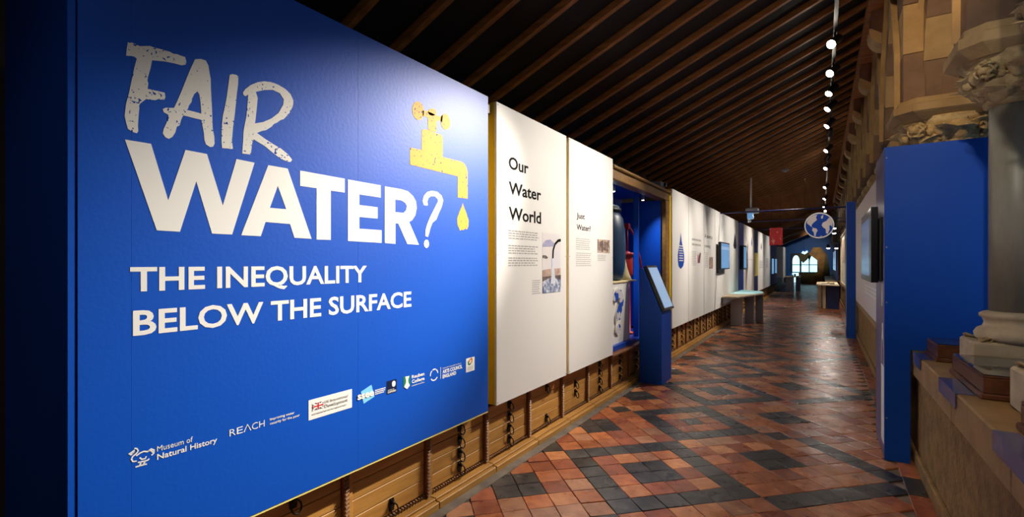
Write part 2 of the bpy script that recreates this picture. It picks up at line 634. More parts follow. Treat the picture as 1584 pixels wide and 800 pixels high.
# heavier principal across the far end of the gallery
for yy in (27.0, 33.0, 39.0):
    MB().prism([(-2.6, zr(-2.6) - .16), (-2.6, zr(-2.6) - .42), (0.6, zr(0.6) - .42), (0.6, zr(0.6) - .16)], 'y', yy - .12, yy + .12).build('principal_rafter', 'rafter_wood', ce)

# ================================================================ LEFT OUTER WALL, END WALLS
struct(B('wall_left', 'wall_dark', None, -2.78, -2.68, -3.2, END, -0.1, zr(-2.7)))
struct(B('wall_back', 'wall_dark', None, -2.78, 1.2, -3.3, -3.2, -0.1, 4.5))

# ================================================================ PARAPET + ARCADE
pw = struct(B('wall_right', 'stone_rough', None, 0.60, 1.30, -3.2, END, -0.01, 0.665))
B('base_course', 'stone_rough', pw, 0.575, 0.601, -3.2, END, 0.0, 0.10, b=0.006)
y = -3.2
while y < END:
    l = min(rng.uniform(0.95, 1.25), END - y)
    B('coping_stone', 'stone_coping', pw, 0.57, 1.34, y, y + l - 0.004, 0.665, 0.84, b=0.008)
    y += l

HW, SPR, TOP = 0.17, 2.88, 4.62
PIERS = [-3.0, -1.8, -0.62, 0.56, 1.74, 2.92, 4.06, 5.55]
while PIERS[-1] < END - 1:
    PIERS.append(PIERS[-1] + 1.35)
ARX0, ARX1 = 0.60, 1.16
MINOR = 6                         # bays up to here carry the slimmer, set-back arches
def arch_side(yl, yr, off, n):
    """left half of a pointed arch from the springing up to the crown"""
    a = (yr - yl) / 2
    H = 1.18
    R = (a * a + H * H) / (2 * a)
    cy = yl + R
    RR = R + off
    amax = math.acos(max(-1, min(1, (R - a) / RR)))
    return [(cy - RR * math.cos(amax * i / n), SPR + RR * math.sin(amax * i / n)) for i in range(n + 1)]
aw = None
VT = 0.17
for i in range(len(PIERS) - 1):
    p, q = PIERS[i], PIERS[i + 1]
    ARX0 = 0.74 if i <= MINOR else 0.60
    yl, yr = p + HW, q - HW
    ex = arch_side(yl, yr, VT, 8)
    ex = [(max(a, p + .002), b) for a, b in ex]
    mid = (yl + yr) / 2
    out = ex + [(2 * mid - a, b) for a, b in ex[::-1][1:]]
    loop = [(p, SPR)] + out + [(q, SPR), (q, TOP), (p, TOP)]
    if aw is None:
        aw = shape('wall_arcade', 'stone_buff', None, [loop], ARX0, t=ARX1 - ARX0)
        struct(aw)
    else:
        shape('spandrel', 'stone_buff', aw, [loop], ARX0, t=ARX1 - ARX0)
    n = 7 if 3 <= i <= 13 else 0
    ins = arch_side(yl, yr, 0, 16)
    exs = arch_side(yl, yr, VT, 16)
    if n:
        for mir in (0, 1):
            for k in range(4):
                quad = [ins[4 * k], ins[4 * k + 2], ins[4 * k + 4], exs[4 * k + 4], exs[4 * k + 2], exs[4 * k]]
                if mir:
                    quad = [(2 * mid - a, b) for a, b in quad]
                cx_ = sum(a for a, b in quad) / 6
                cz_ = sum(b for a, b in quad) / 6
                quad = [(cx_ + (a - cx_) * 0.985, cz_ + (b - cz_) * 0.985) for a, b in quad]
                mm = ['stone_gold', 'stone_purple'][(k + 1) % 2]
                if i > 6:
                    MB().prism(quad, 'x', ARX0 - 0.012, ARX1 + 0.005).build('voussoir', mm, aw)
                else:
                    MB().prism(quad, 'x', ARX0 - 0.012, ARX0 + 0.19).build('voussoir', mm, aw)
                    quad2 = [(cx_ + (a - cx_) * 0.90, cz_ + (b - cz_)) for a, b in quad]
                    MB().prism(quad2, 'x', ARX0 + 0.19, ARX0 + 0.29).build('voussoir', ['stone_buff', 'stone_purple'][(k + 1) % 2], aw)
                    MB().prism(quad, 'x', ARX0 + 0.29, ARX1 + 0.005).build('voussoir', mm, aw)
    else:
        for mir in (0, 1):
            mb = MB()
            for k in range(4):
                quad = [ins[4 * k], ins[4 * k + 4], exs[4 * k + 4], exs[4 * k]]
                if mir:
                    quad = [(2 * mid - a, b) for a, b in quad]
                mb.prism(quad, 'x', ARX0 - 0.01, ARX1 + 0.005, (k + 1) % 2)
            o = mb.build('voussoirs', ['stone_gold', 'stone_purple'], aw)
            o['kind'] = 'stuff'
# hood mould standing proud around each near arch
for i in range(4, 14):
    ARX0 = 0.74 if i <= MINOR else 0.60
    p, q = PIERS[i], PIERS[i + 1]
    yl, yr = p + HW, q - HW
    mid = (yl + yr) / 2
    a1 = arch_side(yl, yr, VT + 0.01, 10)
    a2 = arch_side(yl, yr, VT + 0.07, 10)
    L1 = [(max(a, p + .004), b) for a, b in a1]
    L2 = [(max(a, p + .002), b) for a, b in a2]
    loop = L2 + [(2 * mid - a, b) for a, b in L2[::-1][1:]] + [(2 * mid - a, b) for a, b in L1] + L1[::-1][1:]
    mb = MB()
    n = len(L2)
    full2 = L2 + [(2 * mid - a, b) for a, b in L2[::-1][1:]]
    full1 = L1 + [(2 * mid - a, b) for a, b in L1[::-1][1:]]
    for k in range(len(full2) - 1):
        mb.prism([full1[k], full1[k + 1], full2[k + 1], full2[k]], 'x', ARX0 - 0.05, ARX0 + 0.002)
    mb.build('hood_mould', 'stone_gold', aw)
# banded pier above the wide capital
z = SPR
k = 0
while z < TOP - .05:
    h = min(.43, TOP - z)
    mm = ['stone_purple', 'stone_gold'][k % 2]
    for (xa, xb, dy) in ((.592, .745, 0.0), (.745, .85, .03), (.85, 1.165, .006)):
        B('pier_block', mm, aw, xa, xb - .002, 5.36 + dy, 5.74 - dy, z + .001, z + h - .003, b=.004)
    z += h
    k += 1
# corbels carrying the wall plate
B('wall_plate', 'rafter_wood', aw, 0.42, 0.62, -3.1, END - .1, 4.30, 4.40, b=0.004)
y = 5.1 - 1.7 * 4
k = 0
cm = MB()
cm.prism([(0.62, 4.30), (0.46, 4.30), (0.46, 4.10), (0.62, 3.98)], 'y', -0.13, 0.13)
cme = cm.mesh('corbel', 'timber_red')
pm = MB()
prof = [(0.62, 3.98), (0.62, 3.90)] + [(0.62 - 0.18 * math.sin(a * PI / 12), 3.90 + 0.18 * (1 - math.cos(a * PI / 12))) for a in range(1, 7)] + [(0.44, 4.10), (0.46, 4.10)]
pm.prism(prof, 'y', -0.15, 0.15)
pme = pm.mesh('corbel_stone', 'stone_buff')
while y < END:
    o = link('corbel', cme, aw, False); o.location = (-aw.location.x, y, 0)
    s = link('corbel_stone', pme, o, False)
    y += 1.7

# ================================================================ COLUMNS
def leaf_mesh(name, L, Wd, curl, cup, m):
    mb = MB()
    n, w = 9, 6
    vs = []
    for i in range(n + 1):
        t = i / n
        wd = Wd * (0.30 + 0.9 * math.sin(PI * (0.12 + 0.86 * t)) ** 0.9)
        if i == n:
            wd = Wd * 0.12
        ang = curl * t * t
        z = L * t * (1 - 0.28 * t * curl / 1.8)
        out = L * 0.42 * (1 - math.cos(ang))
        for j in range(w + 1):
            s = -1 + 2 * j / w
            edge = 1.0 + (0.16 if i % 2 else -0.12) * s * s
            rib = 0.010 * math.exp(-(s * 5) ** 2) - (0.006 * abs(math.sin(3.5 * PI * t)) * abs(s))
            vs.append((rib + out + cup * (1 - s * s) * math.sin(PI * min(1, t + .15)) , s * wd / 2 * edge, z))
    nb = len(vs)
    vs += [(a - 0.02, b * 0.9, c) for a, b, c in vs]
    fs = []
    for i in range(n):
        for j in range(w):
            a = i * (w + 1) + j
            fs.append([a, a + 1, a + w + 2, a + w + 1])
            fs.append([nb + a, nb + a + w + 1, nb + a + w + 2, nb + a + 1])
    bd = [j for j in range(w + 1)] + [i * (w + 1) + w for i in range(1, n + 1)] + [n * (w + 1) + j for j in range(w - 1, -1, -1)] + [i * (w + 1) for i in range(n - 1, 0, -1)]
    for a, b in zip(bd, bd[1:] + bd[:1]):
        fs.append([a, b, nb + b, nb + a])
    mb.add(vs, fs, 0, True)
    return mb.mesh(name, m)
LEAVES = [leaf_mesh('carved_leaf', 0.15, 0.11, 1.9, 0.030, 'stone_carved'),
          leaf_mesh('carved_leaf', 0.17, 0.085, 2.3, 0.025, 'stone_carved'),
          leaf_mesh('carved_leaf', 0.13, 0.13, 1.5, 0.040, 'stone_carved')]
bud = MB()
vs, fs = [], []
NU, NV = 14, 8
for i in range(NV + 1):
    ph = PI * i / NV
    for j in range(NU):
        a = 2 * PI * j / NU
        r = (0.042 + 0.006 * math.cos(7 * a) * math.sin(ph)) * math.sin(ph)
        vs.append((0.028 * (1 - math.cos(ph)) * 1.6, r * math.cos(a), r * math.sin(a)))
for i in range(NV):
    for j in range(NU):
        l = (j + 1) % NU
        fs.append([i * NU + j, i * NU + l, (i + 1) * NU + l, (i + 1) * NU + j])
bud.add(vs, fs, 0, True)
BUD = bud.mesh('carved_flower', 'stone_carved')

def octo(h, c):
    return [(-h, -h + c), (-h + c, -h), (h - c, -h), (h, -h + c), (h, h - c), (h - c, h), (-h + c, h), (-h, h - c)]
def loft(mb, secs):
    n = len(secs[0][0])
    vs = [(a, b, z) for pts_, z in secs for a, b in pts_]
    fs = [list(range(n))[::-1], [(len(secs) - 1) * n + i for i in range(n)]]
    for s in range(len(secs) - 1):
        for i in range(n):
            j = (i + 1) % n
            fs.append([s * n + i, s * n + j, (s + 1) * n + j, (s + 1) * n + i])
    mb.add(vs, fs)

def column(x, y, label, k=1.0, ph=0.20, pq=0.15, full=True, seed=1, shaft=True):
    """k scales the capital; ph / pq half plinth size across / along the arcade"""
    r = random.Random(seed)
    t = thing('stone_column', label, 'column', (x, y, 0.84), 'columns of the arcade')
    zb = 0.0
    if shaft:
        mb = MB(); mb.bbox(-ph - .03, ph + .03, -pq, pq, 0, 0.19, b=0.012); link('plinth', mb.mesh('plinth', 'stone_pale'), t, False)
        mb = MB(); mb.lathe([(0.165, 0.19), (0.185, 0.205), (0.19, 0.235), (0.175, 0.262), (0.15, 0.275), (0.142, 0.30), (0.15, 0.325), (0.165, 0.335), (0.165, 0.352), (0.145, 0.365), (0.126, 0.37)], n=32)
        link('base_moulding', mb.mesh('base_moulding', 'stone_pale'), t, False)
        for sx in (-1, 1):
            for sy in (-1, 1):
                for q in range(3):
                    o = link('carved_spur', LEAVES[q % 3], t, False)
                    o.scale = (0.55, 0.55, 0.55)
                    o.location = (sx * (ph - .015 - .03 * q), sy * (pq - .012 - 0.01 * (2 - q)), 0.185)
                    o.rotation_euler = (0, 0.75, math.atan2(sy, sx) + PI + (q - 1) * 0.7)
        mb = MB(); mb.lathe([(0.123, 0.368), (0.123, 1.0), (0.121, 1.615)], n=40)
        link('shaft', mb.mesh('shaft', 'marble_green'), t, False)
    z0 = 1.60
    mb = MB(); mb.lathe([(0.12 * k, z0), (0.145 * k, z0 + .012), (0.15 * k, z0 + .03), (0.14 * k, z0 + .045), (0.135 * k, z0 + .05), (0.15 * k, z0 + .12), (0.19 * k, z0 + .20), (0.27 * k, z0 + .28)], n=28)
    link('bell', mb.mesh('bell', 'stone_carved'), t, False)
    H = 0.30 * k
    mb = MB(); loft(mb, [(octo(H * .78, H * .25), z0 + .268), (octo(H * .97, H * .30), z0 + .315), (octo(H, H * .30), z0 + .325), (octo(H, H * .30), z0 + .385), (octo(H * .90, H * .28), z0 + .40), (octo(H * .90, H * .28), z0 + .44)])
    link('abacus', mb.mesh('abacus', 'stone_gold'), t, False)
    if full:
        for tier, (n, zz, rr, sc) in enumerate(((10, z0 + .030, .13, 1.15), (12, z0 + .075, .16, 1.25), (14, z0 + .13, .195, 1.05))):
            for i in range(n):
                a = 2 * PI * (i + 0.5 * tier) / n + r.uniform(-.12, .12)
                o = link('carved_leaf', r.choice(LEAVES), t, False)
                o.location = (rr * k * math.cos(a), rr * k * math.sin(a), zz + r.uniform(-.012, .012))
                s = sc * k * r.uniform(.85, 1.15)
                o.scale = (s, s, s * .85)
                o.rotation_euler = (r.uniform(-.45, .45), r.uniform(-.1, .35), a)
        for c in range(4):               # a full-blown flower at every corner
            a = PI / 4 + c * PI / 2
            for j in range(6):
                o = link('carved_petal', LEAVES[2], t, False)
                s = k * .62
                o.scale = (s, s, s)
                M = Matrix.Rotation(a, 4, 'Z') @ Matrix.Rotation(2 * PI * j / 6 + c, 4, 'X') @ Matrix.Rotation(.45, 4, 'Y')
                o.rotation_euler = M.to_euler()
                o.location = (.225 * k * math.cos(a), .225 * k * math.sin(a), z0 + .19)
            o = link('carved_flower', BUD, t, False)
            o.location = (.235 * k * math.cos(a), .235 * k * math.sin(a), z0 + .19)
            o.rotation_euler = (0, 0, a)
            o.scale = (.7 * k, .7 * k, .7 * k)
        for i in range(8):
            a = 2 * PI * (i + .3) / 8 + r.uniform(-.15, .15)
            o = link('carved_flower', BUD, t, False)
            rr = r.uniform(.17, .21) * k
            o.location = (rr * math.cos(a), rr * math.sin(a), z0 + r.uniform(.10, .22))
            s = k * r.uniform(.5, .75)
            o.scale = (s, s, s)
            o.rotation_euler = (r.uniform(-.4, .4), r.uniform(-.5, .3), a)
    return t
column(0.96, 2.92, 'stone arcade column at the right edge, nearest the camera', 1.0, 0.205, 0.185, seed=2)
column(0.98, 4.06, 'green-grey marble column with carved leaf capital rising beside the blue board', 1.0, 0.20, 0.15, seed=5)
column(0.90, 5.55, 'wide carved leaf capital column just above and behind the blue board', 1.27, 0.20, 0.2, seed=9)
for i, yy in enumerate(PIERS[8:15]):
    column(0.95, yy, '%s arcade column beyond the blue board, seen behind the exhibition panels' % ORD[i], 1.1, seed=20 + i, full=i < 3)
for yy in PIERS[15:] + PIERS[:5]:
    MB().lathe([(.21, .84), (.21, 1.03), (.19, 1.06), (.19, 1.12), (.15, 1.16), (.165, 1.19), (.124, 1.21), (.121, 2.45), (.15, 2.47), (.14, 2.50), (.20, 2.64), (.27, 2.71), (.30, 2.74), (.30, 2.83), (.27, 2.85), (.27, SPR)], (.97, yy, 0), 24).build('pier', 'stone_gold', aw)

# ================================================================ LEFT: DRAWER CABINETS
FX = -2.05                        # drawer fronts
hm = MB()                         # iron drop handle: plate, boss, ring
hm.prism([(-.012, -.026), (.012, -.026), (.016, 0), (.010, .026), (-.010, .026), (-.016, 0)], 'x', 0, 0.004)
hm.lathe([(0.009, 0), (0.009, 0.016), (0.004, 0.02)], n=8)
for i in range(hm.v.__len__() - 24, len(hm.v)):
    a, b, c = hm.v[i]
    hm.v[i] = (c, b, a + .008)
ring = [(0.014 + 0.012 * (1 - math.cos(a)) * .5, 0.019 * math.sin(a), 0.006 - 0.022 * (1 - math.cos(a))) for a in [2 * PI * i / 12 for i in range(12)]]
hm.tube(ring, 0.0032, 5, closed=True)
HME = hm.mesh('handle', 'iron')
rope = MB()
for i in range(9):                # a short length of twisted moulding
    rope.add([(0, i * .0135, 0), (0.016, i * .0135 + .004, .002), (0.016, i * .0135 + .013, .012), (0, i * .0135 + .009, .015),
              (0, i * .0135 + .0085, 0), (0.010, i * .0135 + .0125, .001), (0.010, i * .0135 + .0195, .012), (0, i * .0135 + .0175, .015)],
             [(0, 1, 2, 3), (4, 5, 6, 7), (1, 5, 6, 2), (0, 4, 5, 1), (3, 2, 6, 7)])

def rope_bar(name, parent, y0, y1, z, m):
    mb = MB()
    n = max(3, int((y1 - y0) / 0.022))
    st = (y1 - y0) / n
    for i in range(n):
        a = y0 + i * st
        mb.add([(FX, a, z), (FX + .017, a + st * .15, z + .001), (FX + .017, a + st * .62, z + .017), (FX, a + st * .5, z + .02),
                (FX, a + st * .5, z), (FX + .012, a + st * .62, z + .001), (FX + .012, a + st * 1.05, z + .016), (FX, a + st, z + .02)],
               [(0, 1, 2, 3), (4, 5, 6, 7), (1, 5, 6, 2), (3, 2, 6, 7), (0, 4, 5, 1)])
    return mb.build(name, m, parent)

def cabinet(y0, y1, rows, label, full=True, group='oak drawer cabinets along the left wall'):
    t = thing('drawer_cabinet', label, 'cabinet', (FX - .25, (y0 + y1) / 2, 0), group)
    B('body', 'oak_dark', t, -2.60, FX - .018, y0, y1, 0.0, 0.445)
    B('plinth', 'oak', t, FX - .018, -1.955, y0 + .0005, y1 - .0005, 0.0, 0.045, b=0.004)
    B('plinth_cap', 'oak', t, FX - .018, -1.985, y0 + .0005, y1 - .0005, 0.046, 0.060, b=0.003)
    # carved dark oak post at the far side; its tone also paints a shadow strip
    B('post', 'oak_dark', t, FX - .018, FX + .022, y1 - .034, y1 - .001, 0.061, 0.445, b=0.004)
    B('post_bead', 'oak', t, FX - .018, FX + .012, y0 + .001, y0 + .028, 0.061, 0.445, b=0.004)
    if full:
        mb = MB()
        z = 0.066
        while z < 0.43:
            mb.add([(FX + .020, y1 - .030, z), (FX + .034, y1 - .028, z + .004), (FX + .034, y1 - .008, z + .012), (FX + .020, y1 - .006, z + .016),
                    (FX + .020, y1 - .030, z + .008), (FX + .028, y1 - .028, z + .012), (FX + .028, y1 - .008, z + .019), (FX + .020, y1 - .006, z + .020)],
                   [(0, 1, 2, 3), (4, 5, 6, 7), (0, 1, 5, 4), (1, 2, 6, 5), (2, 3, 7, 6)])
            z += 0.021
        mb.build('carved_twist', 'brass_light', t)
        rope_bar('rope_moulding', t, y0 + .03, y1 - .036, 0.062, 'brass_light')
    zs = [0.085, 0.175, 0.265, 0.355, 0.445]
    for i in range(4):
        d = B('drawer', 'oak', t, FX - .018, FX + rng.uniform(-.001, .002), y0 + .030, y1 - .036, zs[i] + .0015, zs[i + 1] - .0015, b=0.0025)
        if i in rows:
            h = link('handle', HME, d, False)
            h.scale = (1.35, 1.35, 1.35)
            h.location = (FX + .001, (y0 + y1) / 2, (zs[i] + zs[i + 1]) / 2 + .005)
    return t
def near_lbl(i):
    return ['oak drawer cabinet lowest left, one handle in shade under the blue title board',
            'oak drawer cabinet with a single low handle under the blue title board',
            'oak drawer cabinet with four iron handles below the row of sponsor logos',
            'oak drawer cabinet under the left part of the Our Water World panel',
            'oak drawer cabinet with one low handle under the Our Water World panel',
            'oak drawer cabinet with two mid handles under the Just Water panel',
            'oak drawer cabinet with three handles under the right part of the Just Water panel',
            'oak drawer cabinet just left of the blue touchscreen kiosk'][i]
ys = [1.02, 1.62, 2.225, 2.835, 3.44, 4.04, 4.62, 5.26, 5.88]
rows = [(3,), (0,), (0, 1, 2, 3), (0, 1, 2, 3), (0, 3), (1, 2), (0, 1, 2, 3), (0, 1, 2, 3)]
for i in range(8):
    cabinet(ys[i], ys[i + 1] - .002, rows[i], near_lbl(i))
cabinet(0.535, 1.018, (1,), 'oak drawer cabinet at the left end hidden behind the blue title board')
cabinet(5.882, 6.48, (0, 1, 2), 'oak drawer cabinet directly behind the blue touchscreen kiosk', False)
cabinet(6.482, 7.08, (0, 1, 2), 'oak drawer cabinet behind the right side of the touchscreen kiosk', False)
y = 7.082
i = 0
while y < 27.5:
    t = cabinet(y, y + .603, (0, 1, 2, 3), '%s oak drawer cabinet beyond the blue kiosk, counting away from it' % ORD[i % 30] if i < 30 else 'far small oak drawer cabinet %s past the thirtieth beyond the kiosk' % ORD[i - 30], i < 9)
    y += .605
    i += 1

# ================================================================ LEFT: BLUE TITLE BOARD
PX = -1.95
DATA = {'fair': [[[(0.658, 2.238), (0.663, 2.237), (0.669, 2.241), (0.677, 2.24), (0.691, 2.237), (0.721, 2.249), (0.734, 2.248), (0.751, 2.25), (0.782, 2.251), (0.792, 2.248), (0.803, 2.251), (0.815, 2.25), (0.83, 2.25), (0.834, 2.233), (0.831, 2.223), (0.819, 2.216), (0.796, 2.215), (0.764, 2.211), (0.727, 2.202), (0.723, 2.176), (0.716, 2.144), (0.713, 2.128), (0.716, 2.119), (0.714, 2.099), (0.738, 2.1), (0.765, 2.101), (0.767, 2.086), (0.764, 2.076), (0.753, 2.073), (0.747, 2.074), (0.738, 2.067), (0.725, 2.064), (0.71, 2.063), (0.704, 2.056), (0.693, 2.043), (0.689, 2.034), (0.69, 2.027), (0.689, 2.014), (0.688, 2.002), (0.686, 1.967), (0.687, 1.947), (0.683, 1.939), (0.671, 1.941), (0.658, 1.948), (0.654, 1.964), (0.649, 1.989), (0.653, 2.031), (0.661, 2.068), (0.665, 2.093), (0.671, 2.129), (0.676, 2.16), (0.683, 2.192), (0.675, 2.196), (0.667, 2.195), (0.653, 2.191), (0.655, 2.216)]], [[(0.863, 2.254), (0.883, 2.262), (0.9, 2.262), (0.909, 2.246), (0.913, 2.22), (0.917, 2.199), (0.918, 2.155), (0.921, 2.1), (0.923, 2.046), (0.924, 2.013), (0.93, 1.981), (0.931, 1.956), (0.926, 1.944), (0.916, 1.939), (0.9, 1.947), (0.895, 1.962), (0.893, 1.989), (0.888, 2.015), (0.884, 2.035), (0.863, 2.035), (0.838, 2.036), (0.824, 2.036), (0.817, 2.019), (0.812, 1.997), (0.803, 1.99), (0.798, 1.968), (0.789, 1.95), (0.778, 1.941), (0.767, 1.944), (0.759, 1.956), (0.762, 1.972), (0.771, 1.997), (0.777, 2.025), (0.769, 2.029), (0.762, 2.031), (0.759, 2.041), (0.767, 2.048), (0.794, 2.055), (0.805, 2.084), (0.819, 2.125), (0.834, 2.172), (0.848, 2.214)], [(0.871, 2.138), (0.878, 2.126), (0.882, 2.095), (0.884, 2.058), (0.863, 2.059), (0.838, 2.059), (0.842, 2.076), (0.851, 2.092), (0.853, 2.106), (0.86, 2.124)]], [[(0.987, 2.237), (0.997, 2.243), (1.013, 2.245), (1.02, 2.24), (1.019, 2.21), (1.014, 2.171), (1.01, 2.126), (1.005, 2.076), (0.999, 2.031), (0.995, 1.981), (0.999, 1.95), (0.989, 1.946), (0.979, 1.947), (0.958, 1.944), (0.956, 1.973), (0.957, 2.026), (0.961, 2.07), (0.968, 2.104), (0.975, 2.143), (0.98, 2.182), (0.984, 2.215)]], [[(1.038, 2.183), (1.048, 2.2), (1.07, 2.223), (1.098, 2.243), (1.127, 2.256), (1.157, 2.262), (1.188, 2.26), (1.219, 2.252), (1.244, 2.236), (1.257, 2.212), (1.254, 2.187), (1.238, 2.153), (1.212, 2.12), (1.197, 2.112), (1.181, 2.097), (1.168, 2.089), (1.157, 2.074), (1.133, 2.054), (1.116, 2.047), (1.095, 2.034), (1.127, 2.018), (1.163, 2.003), (1.2, 1.99), (1.231, 1.972), (1.251, 1.952), (1.244, 1.941), (1.231, 1.94), (1.2, 1.946), (1.163, 1.965), (1.127, 1.987), (1.081, 2.005), (1.075, 1.987), (1.07, 1.947), (1.066, 1.94), (1.035, 1.938), (1.038, 1.98), (1.041, 2.035), (1.051, 2.087), (1.056, 2.139), (1.059, 2.181), (1.048, 2.171), (1.04, 2.174)], [(1.09, 2.201), (1.127, 2.22), (1.163, 2.231), (1.194, 2.226), (1.212, 2.205), (1.209, 2.181), (1.188, 2.14), (1.157, 2.109), (1.121, 2.085), (1.087, 2.071), (1.093, 2.126), (1.098, 2.178)]]], 'water': [[[(0.65, 1.911), (0.724, 1.912), (0.776, 1.722), (0.831, 1.912), (0.904, 1.911), (0.961, 1.722), (1.013, 1.912), (1.085, 1.91), (0.996, 1.612), (0.922, 1.612), (0.867, 1.803), (0.813, 1.613), (0.741, 1.614)]], [[(1.143, 1.91), (1.23, 1.91), (1.346, 1.61), (1.262, 1.611), (1.241, 1.67), (1.131, 1.671), (1.111, 1.611), (1.031, 1.611)], [(1.185, 1.829), (1.223, 1.733), (1.15, 1.732)]], [[(1.289, 1.911), (1.527, 1.91), (1.527, 1.842), (1.448, 1.842), (1.448, 1.609), (1.372, 1.608), (1.372, 1.843), (1.289, 1.843)]], [[(1.546, 1.909), (1.754, 1.908), (1.754, 1.844), (1.615, 1.844), (1.615, 1.791), (1.733, 1.791), (1.733, 1.732), (1.615, 1.731), (1.615, 1.672), (1.76, 1.673), (1.76, 1.606), (1.546, 1.608)]], [[(1.782, 1.907), (1.903, 1.907), (1.951, 1.902), (1.992, 1.88), (2.016, 1.85), (2.021, 1.814), (2.009, 1.771), (1.984, 1.742), (1.961, 1.731), (2.039, 1.605), (1.947, 1.606), (1.879, 1.716), (1.858, 1.716), (1.858, 1.604), (1.782, 1.606)], [(1.856, 1.845), (1.903, 1.845), (1.931, 1.835), (1.943, 1.819), (1.937, 1.795), (1.919, 1.778), (1.856, 1.777)]], [[(2.078, 1.838), (2.069, 1.862), (2.082, 1.894), (2.109, 1.918), (2.15, 1.93), (2.196, 1.929), (2.234, 1.912), (2.25, 1.884), (2.239, 1.848), (2.21, 1.801), (2.187, 1.761), (2.154, 1.74), (2.136, 1.707), (2.124, 1.675), (2.113, 1.653), (2.092, 1.658), (2.094, 1.692), (2.109, 1.73), (2.136, 1.776), (2.168, 1.822), (2.201, 1.87), (2.201, 1.885), (2.177, 1.899), (2.14, 1.896), (2.118, 1.882), (2.109, 1.86), (2.115, 1.842), (2.104, 1.836)]], [[(2.123, 1.613), (2.122, 1.604), (2.117, 1.596), (2.11, 1.59), (2.102, 1.588), (2.094, 1.59), (2.087, 1.595), (2.082, 1.603), (2.08, 1.612), (2.082, 1.621), (2.087, 1.629), (2.094, 1.635), (2.102, 1.637), (2.11, 1.636), (2.117, 1.631), (2.122, 1.623)]]], 'tap': [[[(2.08, 2.391), (2.081, 2.374), (2.076, 2.357), (2.068, 2.342), (2.056, 2.33), (2.042, 2.322), (2.027, 2.32), (2.012, 2.323), (2.0, 2.331), (1.991, 2.343), (1.986, 2.358), (1.986, 2.374), (1.99, 2.391), (1.998, 2.405), (2.009, 2.417), (2.023, 2.425), (2.038, 2.428), (2.053, 2.425), (2.065, 2.418), (2.075, 2.406)]], [[(2.316, 2.385), (2.317, 2.369), (2.313, 2.354), (2.305, 2.34), (2.293, 2.329), (2.28, 2.322), (2.265, 2.32), (2.251, 2.323), (2.24, 2.331), (2.231, 2.342), (2.226, 2.355), (2.225, 2.371), (2.229, 2.386), (2.237, 2.399), (2.248, 2.41), (2.261, 2.417), (2.276, 2.42), (2.29, 2.417), (2.302, 2.41), (2.311, 2.399)]], [[(2.189, 2.403), (2.183, 2.394), (2.173, 2.385), (2.159, 2.379), (2.145, 2.375), (2.131, 2.375), (2.12, 2.379), (2.114, 2.385), (2.114, 2.394), (2.119, 2.403), (2.129, 2.411), (2.143, 2.417), (2.157, 2.421), (2.171, 2.421), (2.182, 2.418), (2.188, 2.411)]], [[(2.07, 2.386), (2.106, 2.393), (2.132, 2.392), (2.185, 2.389), (2.223, 2.392), (2.246, 2.405), (2.24, 2.36), (2.218, 2.363), (2.191, 2.355), (2.191, 2.287), (2.116, 2.282), (2.113, 2.354), (2.091, 2.358), (2.07, 2.351)]], [[(2.075, 2.28), (2.113, 2.283), (2.196, 2.281), (2.223, 2.282), (2.24, 2.276), (2.246, 2.262), (2.246, 2.149), (2.343, 2.15), (2.416, 2.152), (2.453, 2.147), (2.478, 2.127), (2.491, 2.098), (2.491, 1.921), (2.39, 1.917), (2.39, 2.052), (1.968, 2.054), (1.968, 2.152), (2.062, 2.154), (2.062, 2.265)]]], 'drop': [[[(2.441, 1.886), (2.45, 1.867), (2.476, 1.829), (2.503, 1.78), (2.5, 1.742), (2.485, 1.719), (2.462, 1.721), (2.444, 1.712), (2.427, 1.714), (2.409, 1.706), (2.404, 1.722), (2.387, 1.742), (2.384, 1.785), (2.409, 1.831), (2.432, 1.866)]]], 'dodo': [[(0.66, 0.86), (0.677, 0.869)], [(0.664, 0.856), (0.679, 0.863), (0.671, 0.858)], [(0.676, 0.875), (0.683, 0.872), (0.687, 0.863), (0.681, 0.855), (0.671, 0.849), (0.668, 0.841), (0.672, 0.832), (0.683, 0.83)], [(0.681, 0.848), (0.692, 0.854), (0.703, 0.856), (0.715, 0.851)], [(0.715, 0.852), (0.724, 0.858), (0.733, 0.851), (0.732, 0.84), (0.725, 0.835)], [(0.718, 0.853), (0.726, 0.851), (0.729, 0.843)], [(0.691, 0.839), (0.697, 0.831), (0.707, 0.83), (0.71, 0.837)], [(0.686, 0.824), (0.703, 0.822), (0.714, 0.822), (0.719, 0.826)], [(0.695, 0.822), (0.691, 0.812)], [(0.707, 0.821), (0.702, 0.812)], [(0.679, 0.811), (0.692, 0.811), (0.712, 0.81)]]}
tb = thing('title_board', 'tall glossy blue title board reading FAIR WATER? with yellow tap graphic', 'display board', (PX - .04, 1.6, 0.47))
for a, b in ((0.529, 0.6677), (0.668, 1.6077), (1.608, 2.722)):
    B('board_panel', 'board_blue', tb, PX - .018, PX, a, b, 0.472, 2.655, b=0.0003)
B('backing', 'panel_yellow', tb, PX - .085, PX - .019, 0.56, 2.700, 0.474, 2.64)
B('bottom_edge', 'pale_yellow', tb, PX - .018, PX - .002, 0.56, 2.722, 0.462, 0.4715)
for s, lt in zip(DATA['fair'], 'FAIR'):
    shape('letter', 'fair_vinyl', tb, s, PX)['label'] = 'brush-drawn letter %s' % lt
for s, lt in zip(DATA['water'], 'WATER??'):
    shape('letter', 'print_white', tb, s, PX)['label'] = 'heavy white letter %s' % lt if lt != '?' else 'brush-drawn question mark piece'
tg = None
for s in DATA['tap']:
    o = shape('tap_graphic', 'tap_vinyl', tb if tg is None else tg, s, PX)
    tg = tg or o
tg['label'] = 'worn yellow tap printed on the board'
shape('drop_graphic', 'tap_vinyl', tb, DATA['drop'][0], PX)['label'] = 'worn yellow water drop'
